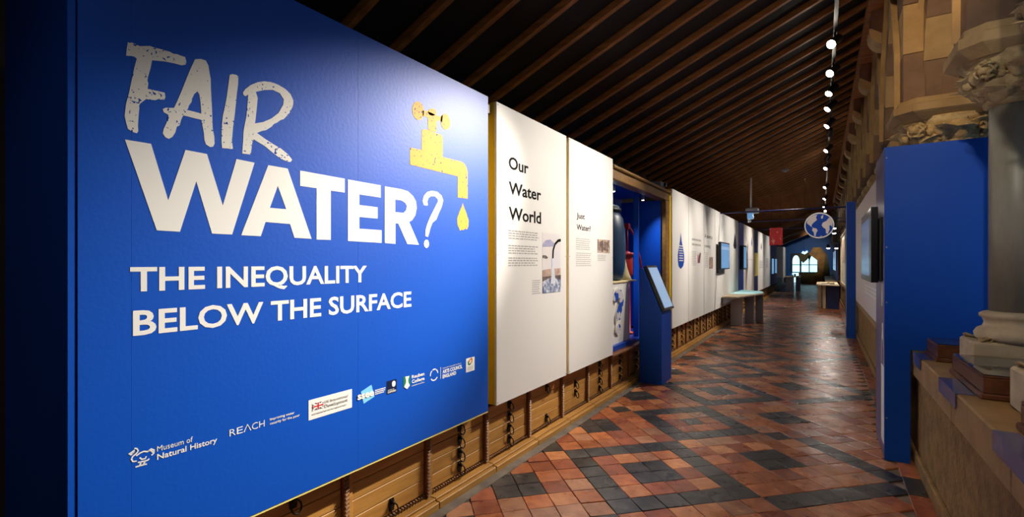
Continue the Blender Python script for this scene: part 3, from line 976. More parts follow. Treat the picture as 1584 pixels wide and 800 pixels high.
letters('print_white', tb, 'THE INEQUALITY', 0.664, 1.662, 1.403, 1.489, PX, 0.022)
letters('print_white', tb, 'BELOW THE SURFACE', 0.672, 1.978, 1.254, 1.342, PX, 0.022)
# logos
lg = stroke('sponsor_logo', 'print_white', tb, DATA['dodo'], 0.0048, PX)
text('logo_text', 'print_white', lg, 'Museum of', 0.742, 0.855, 0.842, 0.862, PX, 0.0)
text('logo_text', 'print_white', lg, 'Natural History', 0.742, 0.940, 0.813, 0.834, PX, 0.015)
ra = [(0.986, 1.010), (1.014, 1.038), (1.042, 1.070), (1.074, 1.099), (1.104, 1.127)]
rl = None
for ch, (a, b) in zip('RE^CH', ra):
    if ch == '^':
        o = stroke('logo_text', 'print_white', tb if rl is None else rl, [[(a, 0.821), ((a + b) / 2, 0.849), (b, 0.821)]], 0.0045, PX)
    else:
        o = text('sponsor_logo' if rl is None else 'logo_text', 'print_white', tb if rl is None else rl, ch, a, b, 0.821, 0.849, PX, -0.005)
    rl = rl or o
text('logo_text', 'print_white', rl, 'Improving water', 1.150, 1.262, 0.838, 0.849, PX, 0.01)
text('logo_text', 'print_white', rl, 'security for the poor', 1.150, 1.287, 0.820, 0.831, PX, 0.01)
cd_ = rect('logo_card', 'print_white', tb, 1.331, 1.570, 0.788, 0.879, PX)
cd_['label'] = 'white card logo with a small flag'
FXX = PX + .0022
rect('flag', 'print_navy', cd_, 1.351, 1.407, 0.829, 0.859, FXX, .0004)
stroke('flag_cross', 'print_white', cd_, [[(1.351, .829), (1.407, .859)], [(1.351, .859), (1.407, .829)]], 0.007, FXX, .0006)
rect('flag_cross', 'print_white', cd_, 1.351, 1.407, 0.8385, 0.8495, FXX, .0008)
rect('flag_cross', 'print_white', cd_, 1.372, 1.386, 0.829, 0.859, FXX, .0009)
rect('flag_cross', 'print_red', cd_, 1.351, 1.407, 0.841, 0.847, FXX, .0011)
rect('flag_cross', 'print_red', cd_, 1.375, 1.383, 0.829, 0.859, FXX, .0012)
text('logo_text', 'print_grey', cd_, 'UK International', 1.415, 1.545, 0.847, 0.860, FXX, 0, .0008)
text('logo_text', 'print_grey', cd_, 'Development', 1.415, 1.545, 0.826, 0.842, FXX, 0, .0008)
lines_of_print('logo_text', 'print_lightgrey', cd_, 1.351, 1.54, 0.806, 0.818, 1, FXX)
dm = shape('sponsor_logo', 'print_cyan', tb, [[(1.624, .853), (1.692, .873), (1.712, .808), (1.642, .788)]], PX)
text('logo_text', 'print_white', dm, 'ssee', 1.602, 1.708, 0.815, 0.853, PX + .002, 0.035, .001)
lines_of_print('logo_text', 'print_white', dm, 1.716, 1.788, 0.813, 0.842, 3, PX, h=.6)
ox = rect('sponsor_logo', 'print_navy', tb, 1.795, 1.866, 0.799, 0.869, PX)
shape('crest', 'print_white', ox, [[(1.844 + .013 * math.cos(a), .850 + .013 * math.sin(a) - (.006 if a > PI else 0)) for a in [2 * PI * i / 14 for i in range(14)]]], PX + .002, .0006)
text('logo_text', 'print_white', ox, 'UNIVERSITY OF', 1.800, 1.846, 0.8165, 0.822, PX + .002, 0, .0006)
text('logo_text', 'print_white', ox, 'OXFORD', 1.800, 1.860, 0.8035, 0.8135, PX + .002, 0.02, .0006)
sh = shape('sponsor_logo', 'print_green', tb, [[(1.917, .869), (1.967, .866), (1.970, .814), (1.942, .794), (1.917, .814)]], PX)
shape('shield_band', 'print_white', sh, [[(1.928, .868), (1.960, .866), (1.952, .846), (1.953, .832), (1.965, .812), (1.942, .796), (1.920, .813), (1.934, .832), (1.935, .846)]], PX + .002, .0006)
text('logo_text', 'print_white', sh, 'Reuben', 1.982, 2.084, 0.846, 0.866, PX, 0.02)
text('logo_text', 'print_white', sh, 'College', 1.982, 2.084, 0.819, 0.839, PX, 0.02)
text('logo_text', 'print_white', sh, 'UNIVERSITY OF OXFORD', 1.981, 2.086, 0.802, 0.808, PX, 0)
ac = rect('sponsor_logo', 'print_white', tb, 2.225, 2.228, 0.795, 0.866, PX)
for a0, a1 in ((0.15, 1.0), (1.15, 2.0), (2.2, 3.2), (3.75, 5.7)):
    stroke('logo_ring', 'print_white', ac, [[(2.168 + .033 * math.cos(a), .832 + .033 * math.sin(a)) for a in [a0 + (a1 - a0) * i / 8 for i in range(9)]]], .007, PX)
text('logo_text', 'print_white', ac, 'Supported using public funding by', 2.244, 2.428, 0.854, 0.860, PX, 0)
text('logo_text', 'print_white', ac, 'ARTS COUNCIL', 2.244, 2.436, 0.823, 0.846, PX, 0.03)
text('logo_text', 'print_white', ac, 'ENGLAND', 2.244, 2.373, 0.794, 0.817, PX, 0.03)
wc = rect('logo_card', 'print_white', tb, 2.475, 2.566, 0.786, 0.876, PX)
wc['label'] = 'small white card logo with a coloured swirl'
stroke('swirl', 'print_green', wc, [[(2.500, .858), (2.498, .842), (2.508, .833), (2.522, .836)]], .010, PX + .002, .0006)
stroke('swirl', 'print_orange', wc, [[(2.522, .838), (2.536, .848), (2.538, .862), (2.530, .871)], [(2.505, .850), (2.515, .864), (2.532, .872)]], .010, PX + .002, .0008)
lines_of_print('logo_text', 'print_lightgrey', wc, 2.488, 2.552, 0.794, 0.822, 3, PX + .002)
# return around the corner at the near end
sb = thing('side_board', 'dark blue board turning the corner at the far left of the picture', 'display board', (-2.3, 0.52, 0.0))
B('board_panel', 'board_blue', sb, -2.66, -1.953, 0.505, 0.526, 0.0, 2.655, b=0.0015)

# ================================================================ WHITE PANELS
def panel(y0, y1, label, m='board_white', x=PX, edge=True, z0=0.482, z1=2.652):
    t = thing('display_panel', label, 'display panel', (x - .04, (y0 + y1) / 2, z0), None)
    B('board', m, t, x - .018, x, y0, y1, z0, z1, b=0.0015)
    B('backing', 'panel_yellow', t, x - .090, x - .0185, y0, y1 - .002, z0 + .002, z1 - .002)
    return t
p1 = panel(2.825, 3.940, 'white panel headed Our Water World, right of the blue title board')
letters('print_black', p1, 'Our', 2.984, 3.268, 2.200, 2.296, PX, 0.020)
letters('print_black', p1, 'Water', 2.984, 3.471, 2.012, 2.110, PX, 0.020)
letters('print_black', p1, 'World', 2.984, 3.471, 1.822, 1.922, PX, 0.020)
lines_of_print('body_text', 'print_grey', p1, 2.976, 3.440, 1.472, 1.750, 15, PX, gaps=(4, 5, 10), seed=3)
lines_of_print('caption', 'print_lightgrey', p1, 3.325, 3.460, 1.245, 1.366, 7, PX, seed=4)
ph = rect('photo_print', 'photo_sky', p1, 3.494, 3.825, 1.248, 1.752, PX)
ph['label'] = 'tall photo print of water pouring from a pipe'
X2 = PX + .002
shape('photo_area', 'photo_hill', ph, [[(3.494, 1.655), (3.54, 1.69), (3.63, 1.70), (3.72, 1.665), (3.70, 1.645), (3.494, 1.635)]], X2, .0004)
shape('photo_area', 'photo_earth', ph, [[(3.494, 1.36), (3.825, 1.37), (3.825, 1.455), (3.60, 1.45), (3.494, 1.44)]], X2, .0005)
shape('photo_area', 'photo_dark', ph, [[(3.494, 1.345), (3.62, 1.375), (3.825, 1.35), (3.825, 1.395), (3.494, 1.385)]], X2, .0006)
shape('photo_area', 'photo_water', ph, [[(3.494, 1.248), (3.825, 1.248), (3.825, 1.35), (3.72, 1.37), (3.58, 1.365), (3.494, 1.34)]], X2, .0007)
shape('photo_area', 'photo_jet', ph, [[(3.655, 1.545), (3.695, 1.545), (3.705, 1.42), (3.725, 1.325), (3.635, 1.32), (3.652, 1.42)]], X2, .0009)
stroke('photo_pipe', 'print_black', ph, [[(3.675, 1.54), (3.682, 1.61), (3.715, 1.665), (3.77, 1.695), (3.824, 1.703)]], .024, X2, .0011)
shape('photo_area', 'photo_dark', ph, [[(3.494, 1.545), (3.56, 1.535), (3.59, 1.545), (3.55, 1.565), (3.494, 1.565)]], X2, .0006)
p2 = panel(3.992, 5.095, 'white panel headed Just Water, left of the blue alcove')
letters('print_black', p2, 'Just', 4.158, 4.340, 1.926, 1.980, PX, 0.012)
letters('print_black', p2, 'Water?', 4.158, 4.482, 1.816, 1.871, PX, 0.012)
lines_of_print('body_text', 'print_lightgrey', p2, 4.142, 4.500, 1.465, 1.742, 14, PX, gaps=(6,), seed=6)
ph2 = rect('photo_print', 'photo_people', p2, 4.658, 4.995, 1.607, 1.748, PX)
for a, b, c, d in ((4.70, 4.735, 1.63, 1.72), (4.76, 4.80, 1.62, 1.735), (4.84, 4.88, 1.635, 1.73), (4.91, 4.94, 1.62, 1.715)):
    rect('photo_area', 'photo_dark', ph2, a, b, c, d, X2, .0004)
rect('photo_area', 'photo_earth', ph2, 4.66, 4.993, 1.609, 1.632, X2, .0003)
lines_of_print('caption', 'print_lightgrey', p2, 4.66, 4.90, 1.52, 1.59, 4, PX, seed=8)
for t, ya, yb in ((p1, 2.825, 3.94), (p2, 3.992, 5.095)):
    for yy in (ya + .018, yb - .018):
        for zz in (.50, 1.56, 2.635):
            MB().lathe([(0.005, 0), (0.004, .0015)], n=8).build('screw', 'lamp_grey', t)
            o = COL.objects[-1]
            o.rotation_euler = (0, PI / 2, 0)
            o.location = Vector((PX, yy, zz)) - wloc(t)
# bracket between blue board and first white panel
bk = thing('wall_bracket', 'small pale bracket in the gap right of the blue title board top', 'bracket', (-2.06, 2.775, 2.56))
B('plate', 'brass_light', bk, -2.10, -1.985, 2.735, 2.805, 2.56, 2.625, b=.003)
B('stem', 'iron', bk, -2.10, -2.04, 2.76, 2.785, 2.42, 2.559, b=.002)
sm_ = thing('wall_batten', 'dark vertical batten behind the gap between title board and white panel', 'batten', (-2.1, 2.77, .45))
B('batten', 'oak_dark', sm_, -2.16, -2.105, 2.70, 2.83, 0.45, 2.62, b=.003)

# ---------------------------------------------------------------- panels beyond the alcove
pd = panel(7.605, 8.685, 'white panel with a blue water drop, right of the alcove')
shape('drop_print', 'print_blue', pd, [[(8.144, 2.0), (8.20, 1.87), (8.30, 1.74), (8.375, 1.63), (8.37, 1.52), (8.31, 1.45), (8.20, 1.42), (8.14, 1.405), (8.08, 1.42), (8.0, 1.45), (7.955, 1.53), (7.95, 1.63), (8.03, 1.76), (8.10, 1.88)]], PX)
lines_of_print('drop_text', 'print_white', pd, 8.03, 8.31, 1.52, 1.80, 7, PX + .002, seed=10)
pc = panel(8.705, 9.985, 'white panel with small grey heading and a figure photo past the water drop')
lines_of_print('heading_lines', 'print_grey', pc, 8.95, 9.74, 1.79, 1.97, 2, PX, h=.42, seed=31)
lines_of_print('body_text', 'print_lightgrey', pc, 8.95, 9.32, 1.45, 1.72, 9, PX, seed=11)
ph3 = rect('photo_print', 'photo_sky', pc, 9.401, 9.73, 1.488, 1.704, PX)
shape('photo_area', 'photo_dark', ph3, [[(9.44, 1.50), (9.50, 1.62), (9.62, 1.70), (9.70, 1.68), (9.60, 1.50)]], X2, .0004)
rect('photo_area', 'print_red', ph3, 9.42, 9.47, 1.50, 1.66, X2, .0005)
ps = panel(10.015, 11.135, 'white panel headed A storm is coming, left of the wall screen')
letters('print_black', ps, 'A storm is', 10.07, 10.85, 2.0, 2.085, PX)
letters('print_black', ps, 'coming', 10.07, 10.63, 1.815, 1.88, PX)
ph4 = rect('photo_print', 'photo_people', ps, 10.50, 10.92, 1.383, 1.626, PX)
lines_of_print('body_text', 'print_lightgrey', ps, 10.07, 10.42, 1.40, 1.72, 9, PX, seed=12)
pt = panel(11.165, 13.335, 'wide white panel with a wall screen mounted on it')
tv = thing('wall_screen', 'lit blue wall screen on a black mount on the wide white panel', 'screen', (-1.9, 11.72, 1.36))
B('mount', 'screen_black', tv, PX + .001, -1.905, 11.32, 12.0, 1.28, 1.86)
B('casing', 'screen_black', tv, -1.904, -1.852, 11.30, 12.45, 1.36, 1.965, b=.004)
rect('picture', 'screen_lit', tv, 11.33, 12.42, 1.385, 1.94, -1.852, .001)
rect('picture_band', 'screen_pale', tv, 11.33, 12.42, 1.80, 1.87, -1.851, .001)
pg = panel(13.365, 14.60, 'grey-looking white panel behind the corner table, left of the blue strip')
shape('drop_print', 'print_navy', pg, [[(13.98, 2.3), (14.2, 2.05), (14.25, 1.95), (14.1, 1.88), (13.85, 1.88), (13.72, 1.95), (13.78, 2.05)]], PX)
pb = panel(14.62, 15.66, 'deep blue panel strip carrying a narrow screen, above the corner table', 'deep_blue')
t2 = thing('wall_screen', 'narrow lit screen on the deep blue panel strip above the corner table', 'screen', (-1.9, 15.2, 1.4))
B('casing', 'screen_black', t2, PX + .001, -1.86, 14.95, 15.6, 1.32, 2.0, b=.004)
rect('picture', 'screen_lit', t2, 15.0, 15.55, 1.36, 1.96, -1.86, .001)
pe = panel(15.68, 18.28, 'tall white panel with small drawings between two blue strips')
for (a, b, w, h, m) in ((16.3, 2.25, .10, .10, 'print_grey'), (16.5, 2.0, .10, .10, 'print_grey'), (16.4, 1.75, .10, .10, 'print_grey'), (17.6, 2.15, .22, .22, 'print_blue'), (16.6, 1.35, .14, .14, 'print_grey')):
    shape('drawing', m, pe, [[(a, b + h), (a + w * .6, b), (a, b - h * .5), (a - w * .6, b)]], PX)
rect('rule_line', 'print_lightgrey', pe, 15.75, 18.2, 1.60, 1.615, PX)
pn = panel(18.30, 19.45, 'navy panel strip with a yellow block in its middle', 'navy')
rect('yellow_block', 'pale_yellow', pn, 18.35, 19.40, 1.05, 1.85, PX, .02)
pf = panel(19.48, 21.9, 'cream panel with a small blue drop past the yellow block')
shape('drop_print', 'print_navy', pf, [[(20.6, 2.3), (20.75, 2.1), (20.6, 2.0), (20.45, 2.1)]], PX)
lines_of_print('body_text', 'print_grey', pf, 20.0, 21.5, 1.3, 1.6, 5, PX, seed=15)
pf2 = panel(21.95, 24.5, 'cream panel below the red hanging sign')
lines_of_print('body_text', 'print_grey', pf2, 22.4, 23.6, 1.3, 1.7, 5, PX, seed=16)
pk = panel(24.55, 28.0, 'dark grey-blue panel run at the far left of the gallery', 'navy')
for k, yy in enumerate((25.2, 27.0)):
    rect('lit_strip', 'screen_lit', pk, yy, yy + .7, 1.0, 1.7, PX, .03)
pl = thing('display_panel', 'far cream panel standing out from the left wall near the end window', 'display panel', (-1.8, 29, 0))
B('board', 'board_white', pl, -2.2, -1.72, 28.6, 28.66, 0.75, 2.35)
B('side', 'board_white', pl, -1.76, -1.70, 28.66, 31.0, 0.45, 2.35)

# ================================================================ ALCOVE CASE
al = thing('alcove_case', 'open blue-lined alcove in an oak frame between the white panels', 'display case', (-2.3, 6.3, .45))
B('back', 'board_blue', al, -2.66, -2.645, 5.1, 7.30, 0.46, 2.60)
B('end_wall', 'board_blue', al, -2.644, -2.036, 7.28, 7.30, 0.52, 2.44)
B('near_wall', 'board_blue', al, -2.644, -2.05, 5.10, 5.12, 0.52, 2.44)
B('soffit', 'board_blue', al, -2.644, -2.06, 5.121, 7.279, 2.50, 2.515)
B('post', 'board_blue', al, -2.17, -2.10, 6.44, 6.47, 0.50, 2.499)
B('blue_ledge', 'deep_blue', al, -2.644, -2.02, 5.125, 5.93, 0.475, 0.535, b=.003)
B('inner_floor', 'deep_blue', al, -2.644, -2.03, 5.935, 7.275, 0.475, 0.50)
B('oak_sill', 'oak_dark', al, -2.60, -1.955, 5.10, 7.30, 0.446, 0.474, b=.006)
B('top_rail', 'oak_frame', al, -2.10, -1.965, 5.10, 7.50, 2.445, 2.56, b=.008)
B('cornice', 'oak_frame', al, -2.10, -1.935, 5.10, 7.52, 2.561, 2.60, b=.01)
B('jamb', 'oak_frame', al, -2.035, -1.965, 7.31, 7.49, 0.475, 2.444, b=.008)
B('jamb_edge', 'panel_yellow', al, -2.06, -1.962, 7.50, 7.575, 0.47, 2.54, b=.003)
wb = thing('white_plinth', 'white plinth front with a cut-out blue question mark, inside the alcove', 'plinth', (-2.3, 5.5, .535))
B('front', 'board_white', wb, -2.62, -2.06, 5.13, 5.915, 0.536, 1.26)
B('grey_return', 'table_grey', wb, -2.60, -2.14, 5.92, 6.20, 0.505, 1.25)  # grey block stands in for the shaded interior further back
B('top_sheet', 'cream', wb, -2.63, -2.045, 5.125, 6.21, 1.261, 1.28, b=.004)
qm = [[(5.36, 1.06), (5.35, 1.12), (5.40, 1.17), (5.50, 1.19), (5.62, 1.17), (5.69, 1.10), (5.69, 1.0), (5.64, .93), (5.585, .88), (5.58, .82), (5.44, .81), (5.44, .90), (5.49, .97), (5.545, 1.02), (5.545, 1.06), (5.50, 1.085), (5.46, 1.06), (5.45, 1.03)]]
def grow(lp, d):
    cx_ = sum(a for a, b in lp) / len(lp); cz_ = sum(b for a, b in lp) / len(lp)
    return [(cx_ + (a - cx_) * (1 + d), cz_ + (b - cz_) * (1 + d)) for a, b in lp]
qt = shape('question_mark', 'print_white', wb, [grow(qm[0], .12)], -2.06, .02)
shape('map_print', 'globe_print', qt, qm, -2.04, .002)
dot = [(5.515 + .075 * math.cos(a), .715 + .06 * math.sin(a)) for a in [2 * PI * i / 20 for i in range(20)]]
q2 = shape('question_dot', 'print_white', wb, [grow(dot, .2)], -2.06, .02)
shape('map_print', 'globe_print', q2, [dot], -2.04, .002)
br = thing('water_barrel', 'dark teal water barrel with black lid, standing in the alcove', 'barrel', (-2.33, 5.78, 1.281))
mb = MB(); mb.lathe([(0.20, 0), (0.235, .03), (0.262, .2), (0.27, .42), (0.262, .62), (0.235, .78), (0.20, .84), (0.18, .86)], n=36); link('drum', mb.mesh('drum', 'barrel_teal'), br, False)
mb = MB(); mb.lathe([(0.185, .861), (0.21, .865), (0.215, .90), (0.19, .905), (0.19, .93), (0.17, .94)], n=36); link('lid', mb.mesh('lid', 'barrel_lid'), br, False)
pu = thing('hand_pump', 'red iron hand pump with long handle in the blue alcove', 'hand pump', (-2.32, 6.60, .501))
mb = MB(); mb.lathe([(0.10, 0), (0.10, .03), (0.055, .035), (0.05, .80), (0.075, .82), (0.085, .86), (0.085, 1.08), (0.07, 1.10), (0.12, 1.105), (0.12, 1.14), (0.05, 1.15), (0.02, 1.17)], n=20); link('barrel', mb.mesh('barrel', 'pump_red'), pu, False)
mb = MB(); mb.tube([(0, -.05, .98), (0, -.14, .99), (0, -.19, .95), (0, -.20, .90)], [.03, .028, .026, .026], 10); link('spout', mb.mesh('spout', 'lamp_grey'), pu, False)
mb = MB(); mb.tube([(0, .02, 1.15), (0, .02, 1.50)], .012, 8); link('rod', mb.mesh('rod', 'pump_red'), pu, False)
mb = MB(); mb.bbox(-.03, .03, -.02, .06, 1.48, 1.56, b=.006); link('rod_head', mb.mesh('rod_head', 'pump_red'), pu, False)
mb = MB(); mb.tube([(.02, .03, 1.52), (.05, .16, 1.40), (.07, .34, 1.1), (.08, .45, .86)], .014, 8); link('handle', mb.mesh('handle', 'pump_red'), pu, False)
cn = thing('cream_cone', 'pale yellow curved cone standing under the red pump spout', 'cone', (-2.2, 6.12, 1.281))
mb = MB(); mb.lathe([(0.11, 0), (0.085, .06), (0.055, .15), (0.035, .24), (0.02, .30)], n=20); link('cone', mb.mesh('cone', 'cream'), cn, False)
for k, (yy, xx) in enumerate(((5.9, -2.25), (6.95, -2.2))):
    l = thing('alcove_spotlight', ['small white spotlight under the alcove top above the barrel', 'small white spotlight under the alcove top at its right end'][k], 'spotlight', (xx, yy, 2.42))
    mb = MB(); mb.lathe([(0.022, 0), (0.026, .05), (0.02, .065), (0.006, .075), (.006, .0785)], n=14); link('body', mb.mesh('body', 'lamp_grey'), l, False)
    mb = MB(); mb.lathe([(0.019, -.004), (0.019, -.001)], n=14); link('lens', mb.mesh('lens', 'lens_small'), l, False)
    ld = bpy.data.lights.new('alcove_light', 'SPOT'); ld.energy = 75 if k == 0 else 45; ld.color = (.75, .85, 1.0); ld.spot_size = 1.9; ld.spot_blend = .8; ld.shadow_soft_size = .02
    lo = bpy.data.objects.new('alcove_light', ld); COL.objects.link(lo); lo.parent = l; lo.location = (0, 0, -.012); lo.rotation_euler = (0, -.5, 0)
# camera gadget on the cornice
gd = thing('projector', 'small grey projector sitting on the oak cornice of the alcove', 'projector', (-2.02, 7.1, 2.60))
mb = MB(); mb.bbox(-.07, .07, -.10, .14, .012, .085, b=.012); link('body', mb.mesh('body', 'lamp_grey'), gd, False)
mb = MB(); mb.lathe([(.03, 0), (.03, .03), (.022, .035)], n=16); o = link('lens', mb.mesh('lens', 'screen_black'), gd, False); o.rotation_euler = (0, PI / 2, 0); o.location = (.068, .06, .05)
for a in (-.06, .10):
    mb = MB(); mb.lathe([(.012, 0), (.012, .0125)], n=10); o = link('foot', mb.mesh('foot', 'screen_black'), gd, False); o.location = (0, a, 0)

# ================================================================ KIOSK
ki = thing('touchscreen_kiosk', 'blue floor kiosk with a sloping touchscreen in front of the alcove', 'kiosk', (-1.79, 6.18, 0))
MB().prism([(-1.932, 0.001), (-1.652, 0.001), (-1.652, .87), (-1.885, 1.43), (-1.932, 1.43)], 'y', 5.955, 6.40).build('body', 'board_blue', ki)
dx, dz = -.233, .56
ln = math.hypot(dx, dz); ux, uz = dx / ln, dz / ln; nx, nz = uz, -ux
def slope_pt(s, h):
    return (-1.652 + ux * s + nx * h, .87 + uz * s + nz * h)
def slab(name, m, s0, s1, h0, h1, ya, yb):
    return MB().prism([slope_pt(s0, h0), slope_pt(s1, h0), slope_pt(s1, h1), slope_pt(s0, h1)], 'y', ya, yb).build(name, m, ki)
slab('screen_casing', 'screen_black', .03, .63, .001, .045, 5.99, 6.43)
slab('picture', 'screen_pale', .06, .60, .0455, .047, 6.02, 6.40)
B('base_plate', 'navy', ki, -1.93, -1.66, 6.405, 6.412, .0, .86)

# ================================================================ LEFT TABLES
def table(name, label, top, z, boards, mtop='table_pine', mleg='table_white'):
    cx_ = sum(p[0] for p in top) / len(top); cy_ = sum(p[1] for p in top) / len(top)
    t = thing(name, label, 'table', (cx_, cy_, 0))
    MB().prism(top, 'z', z - .028, z).build('table_top', mtop, t)
    for bx in boards:
        mm = bx[4] if len(bx) > 4 else mleg
        B('leg_panel', mm, t, bx[0], bx[1], bx[2], bx[3], 0.004, z - .029, b=.003)
    return t
ct = table('corner_table', 'angular pale table on three upright boards, left wall past the kiosk', [(-1.93, 11.9), (-1.62, 11.9), (-1.22, 13.7), (-1.32, 14.5), (-1.93, 14.9)], .735,
      [(-1.86, -1.60, 12.65, 12.75), (-1.62, -1.42, 13.25, 13.36, 'table_grey'), (-1.45, -1.28, 13.9, 14.02, 'table_grey')])
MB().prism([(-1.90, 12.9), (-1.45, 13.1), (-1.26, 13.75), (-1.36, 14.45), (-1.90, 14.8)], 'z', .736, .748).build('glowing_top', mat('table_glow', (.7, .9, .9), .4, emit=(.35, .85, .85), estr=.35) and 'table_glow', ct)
MB().prism([(-1.93, .70), (-1.66, .70), (-1.93, .52)], 'y', 11.95, 12.0).build('bracket', 'table_grey', ct)
ft = table('far_table', 'small far table with objects near the end wall, left side', [(-1.66, 28.9), (-.95, 29.2), (-.95, 31.0), (-1.66, 31.0)], .78,
      [(-1.62, -1.25, 29.4, 29.5), (-1.2, -1.0, 30.2, 30.9, 'table_grey')])
mdl = MB()
for k in range(5):
    a = -1.5 + .12 * k
    mdl.prism([(a, 29.6 + .1 * (k % 2)), (a + .10, 29.6 + .1 * (k % 2)), (a + .07, 29.9), (a + .02, 29.9)], 'z', .781, .82 + .05 * (k % 3))
tag(mdl.build('table_model', 'print_grey', None), 'low grey model pieces on the small far table', 'model')

# ================================================================ RIGHT: BLUE BOARD, SCREENS, CASES
rb = thing('blue_screen_board', 'large plain blue board standing across the parapet on the right', 'display board', (.5, 4.9, 0))
shape('front', 'board_blue', rb, [[(.40, .003), (.553, .003), (.553, .853), (1.20, .853), (1.20, 2.38), (.40, 2.38)]], 4.64, .018, 'y')
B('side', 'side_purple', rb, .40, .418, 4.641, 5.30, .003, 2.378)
B('top', 'board_blue', rb, .419, 1.20, 4.641, 5.28, 2.36, 2.376)
for z in (.32, 1.2, 1.62, 2.30):
    mb = MB(); mb.lathe([(.006, 0), (.004, .002)], n=8)
    o = link('screw', mb.mesh('screw', 'lamp_grey'), rb, False)
    o.rotation_euler = (PI / 2, 0, 0); o.location = Vector((.413, 4.622, z)) - wloc(rb)
# drawings on the side face
bt = shape('bottle_drawing', 'print_white', rb, [[(4.655, .10), (4.86, .10), (4.86, .70), (4.655, .70)]], .40, .001, -1)
shape('bottle_drawing', 'print_white', rb, [[(4.655, .71), (4.66, .82), (4.70, .92), (4.73, .97), (4.73, 1.03), (4.79, 1.03), (4.79, .97), (4.82, .92), (4.855, .82), (4.86, .71), (4.845, .71), (4.84, .82), (4.80, .90), (4.72, .90), (4.675, .82), (4.67, .71)]], .40, .001, -1)
shape('drop_drawing', 'print_white', rb, [[(4.80, 1.40), (4.83, 1.22), (4.82, 1.16), (4.79, 1.16), (4.775, 1.22)]], .40, .001, -1)
rtv = thing('wall_screen', 'black-framed screen on the corridor side of the big blue board', 'screen', (.36, 5.4, 1.34))
B('mount', 'screen_black', rtv, .385, .399, 4.72, 5.25, 1.36, 1.86)
B('casing', 'screen_black', rtv, .335, .384, 4.90, 6.05, 1.34, 1.96, b=.004)
rect('picture', 'screen_dim', rtv, 5.05, 5.98, 1.39, 1.88, .335, .001, -1)
wp = thing('display_panel', 'pale pinkish panel on the parapet just beyond the big blue board', 'display panel', (.5, 8, .845))
B('board', 'pink_panel', wp, .50, .52, 6.1, 10.4, .845, 2.42, b=.002)
B('stand', 'table_grey', wp, .521, .56, 6.2, 10.3, .842, 1.2)
lines_of_print('body_text', 'print_white', wp, 6.6, 8.4, 1.08, 1.22, 3, .50, -1, seed=21)
po = thing('portal_post', 'slim blue post on the right halfway along the gallery', 'post', (.5, 11.75, 0))
B('front', 'board_blue', po, .415, .562, 11.70, 11.715, .003, 2.72)
B('side', 'board_blue', po, .415, .43, 11.716, 12.1, .003, 2.72)
for k, yy in enumerate((11.78, 14.6, 18.2)):
    b = tag(MB().tube([(-2.6, yy, 2.63), (.405, yy, 2.63)], .016, 8).build('tie_rod', mat('rod_blue', (.03, .03, .14), .4) and 'rod_blue', None),
            ['nearest', 'middle', 'farthest'][k] + ' thin dark blue tie rod spanning the gallery overhead', 'rod')

# display cases on the coping
def desk_case(x0, x1, y0, y1, label, h=.115):
    t = thing('desk_case', label, 'display case', ((x0 + x1) / 2, (y0 + y1) / 2, .8405))
    z = .841
    B('base_moulding', 'mahogany', t, x0 - .012, x1, y0, y1, z, z + .028, b=.006)
    B('body', 'mahogany', t, x0, x1, y0 + .012, y1 - .012, z + .029, z + h - .012, b=.003)
    B('lining', 'case_lining', t, x0 + .02, x1 - .02, y0 + .03, y1 - .03, z + h - .0115, z + h - .008)
    for (a, b, c, d) in ((x0, x0 + .018, y0 + .012, y1 - .012), (x1 - .018, x1, y0 + .012, y1 - .012), (x0 + .0185, x1 - .0185, y0 + .012, y0 + .030), (x0 + .0185, x1 - .0185, y1 - .030, y1 - .012)):
        B('rim', 'mahogany', t, a, b, c, d, z + h - .0115, z + h, b=.003)
    MB().box(x0 + .004, x1 - .004, y0 + .016, y1 - .016, z + h + .0005, z + h + .004).build('glass_lid', 'case_glass', t)
    return t
dc1 = desk_case(.645, 1.10, 4.225, 4.61, 'low wooden glass-topped case on the coping against the blue board')
dc2 = desk_case(.655, 1.12, 3.185, 3.86, 'low wooden glass-topped case on the coping between the two columns')
dc0 = desk_case(.66, 1.12, 2.05, 2.70, 'low wooden case at the right edge of the picture on the coping')
for k, (a, b) in enumerate(((4.28, 4.60), (3.25, 3.66), (2.25, 2.62))):
    lab = ['blue-lilac reflective card hooked over the coping edge beside the blue board', 'blue-lilac reflective card hooked over the coping edge below the middle case', 'pale glassy card on the coping edge at the lower right corner'][k]
    t = thing('edge_card', lab, 'card', (.58, (a + b) / 2, .841))
    B('top_flap', 'card_lilac', t, .566, .64, a, b, .841, .8435)
    B('front_flap', 'card_lilac', t, .5635, .566, a, b, .765, .8435)

# right-hand tables and boards further on
rt = table('activity_table', 'pale table with papers on the right beyond the blue post', [(-.16, 18.6), (.46, 18.3), (.46, 21.4), (-.16, 21.2)], .80,
      [(-.11, -.03, 19.3, 20.8, 'table_pine'), (.02, .10, 18.9, 20.6, 'table_pine')])
bx = tag(B('storage_box', 'navy', None, .13, .47, 18.85, 20.6, .003, .765, b=.004), 'dark blue box under the right-hand activity table', 'box')
papers = [(-.02, 19.2, .30, .2), (.12, 19.6, .2, .28), (.22, 19.0, .2, .3)]
for k, (a, b, w, d) in enumerate(papers):
    tag(B('paper_stack', ['board_white', 'cream', 'table_pine'][k], None, a, a + w * .6, b, b + d, .8015 , .83 + .01 * k, b=.003), ['white', 'cream', 'tan'][k] + ' stack of papers on the right-hand activity table', 'papers')
fb = thing('framed_board', 'pale wood-framed board on the right wall past the blue post', 'display board', (.5, 16, .9))
B('board', 'board_white', fb, .50, .52, 14.0, 17.6, .95, 2.25)
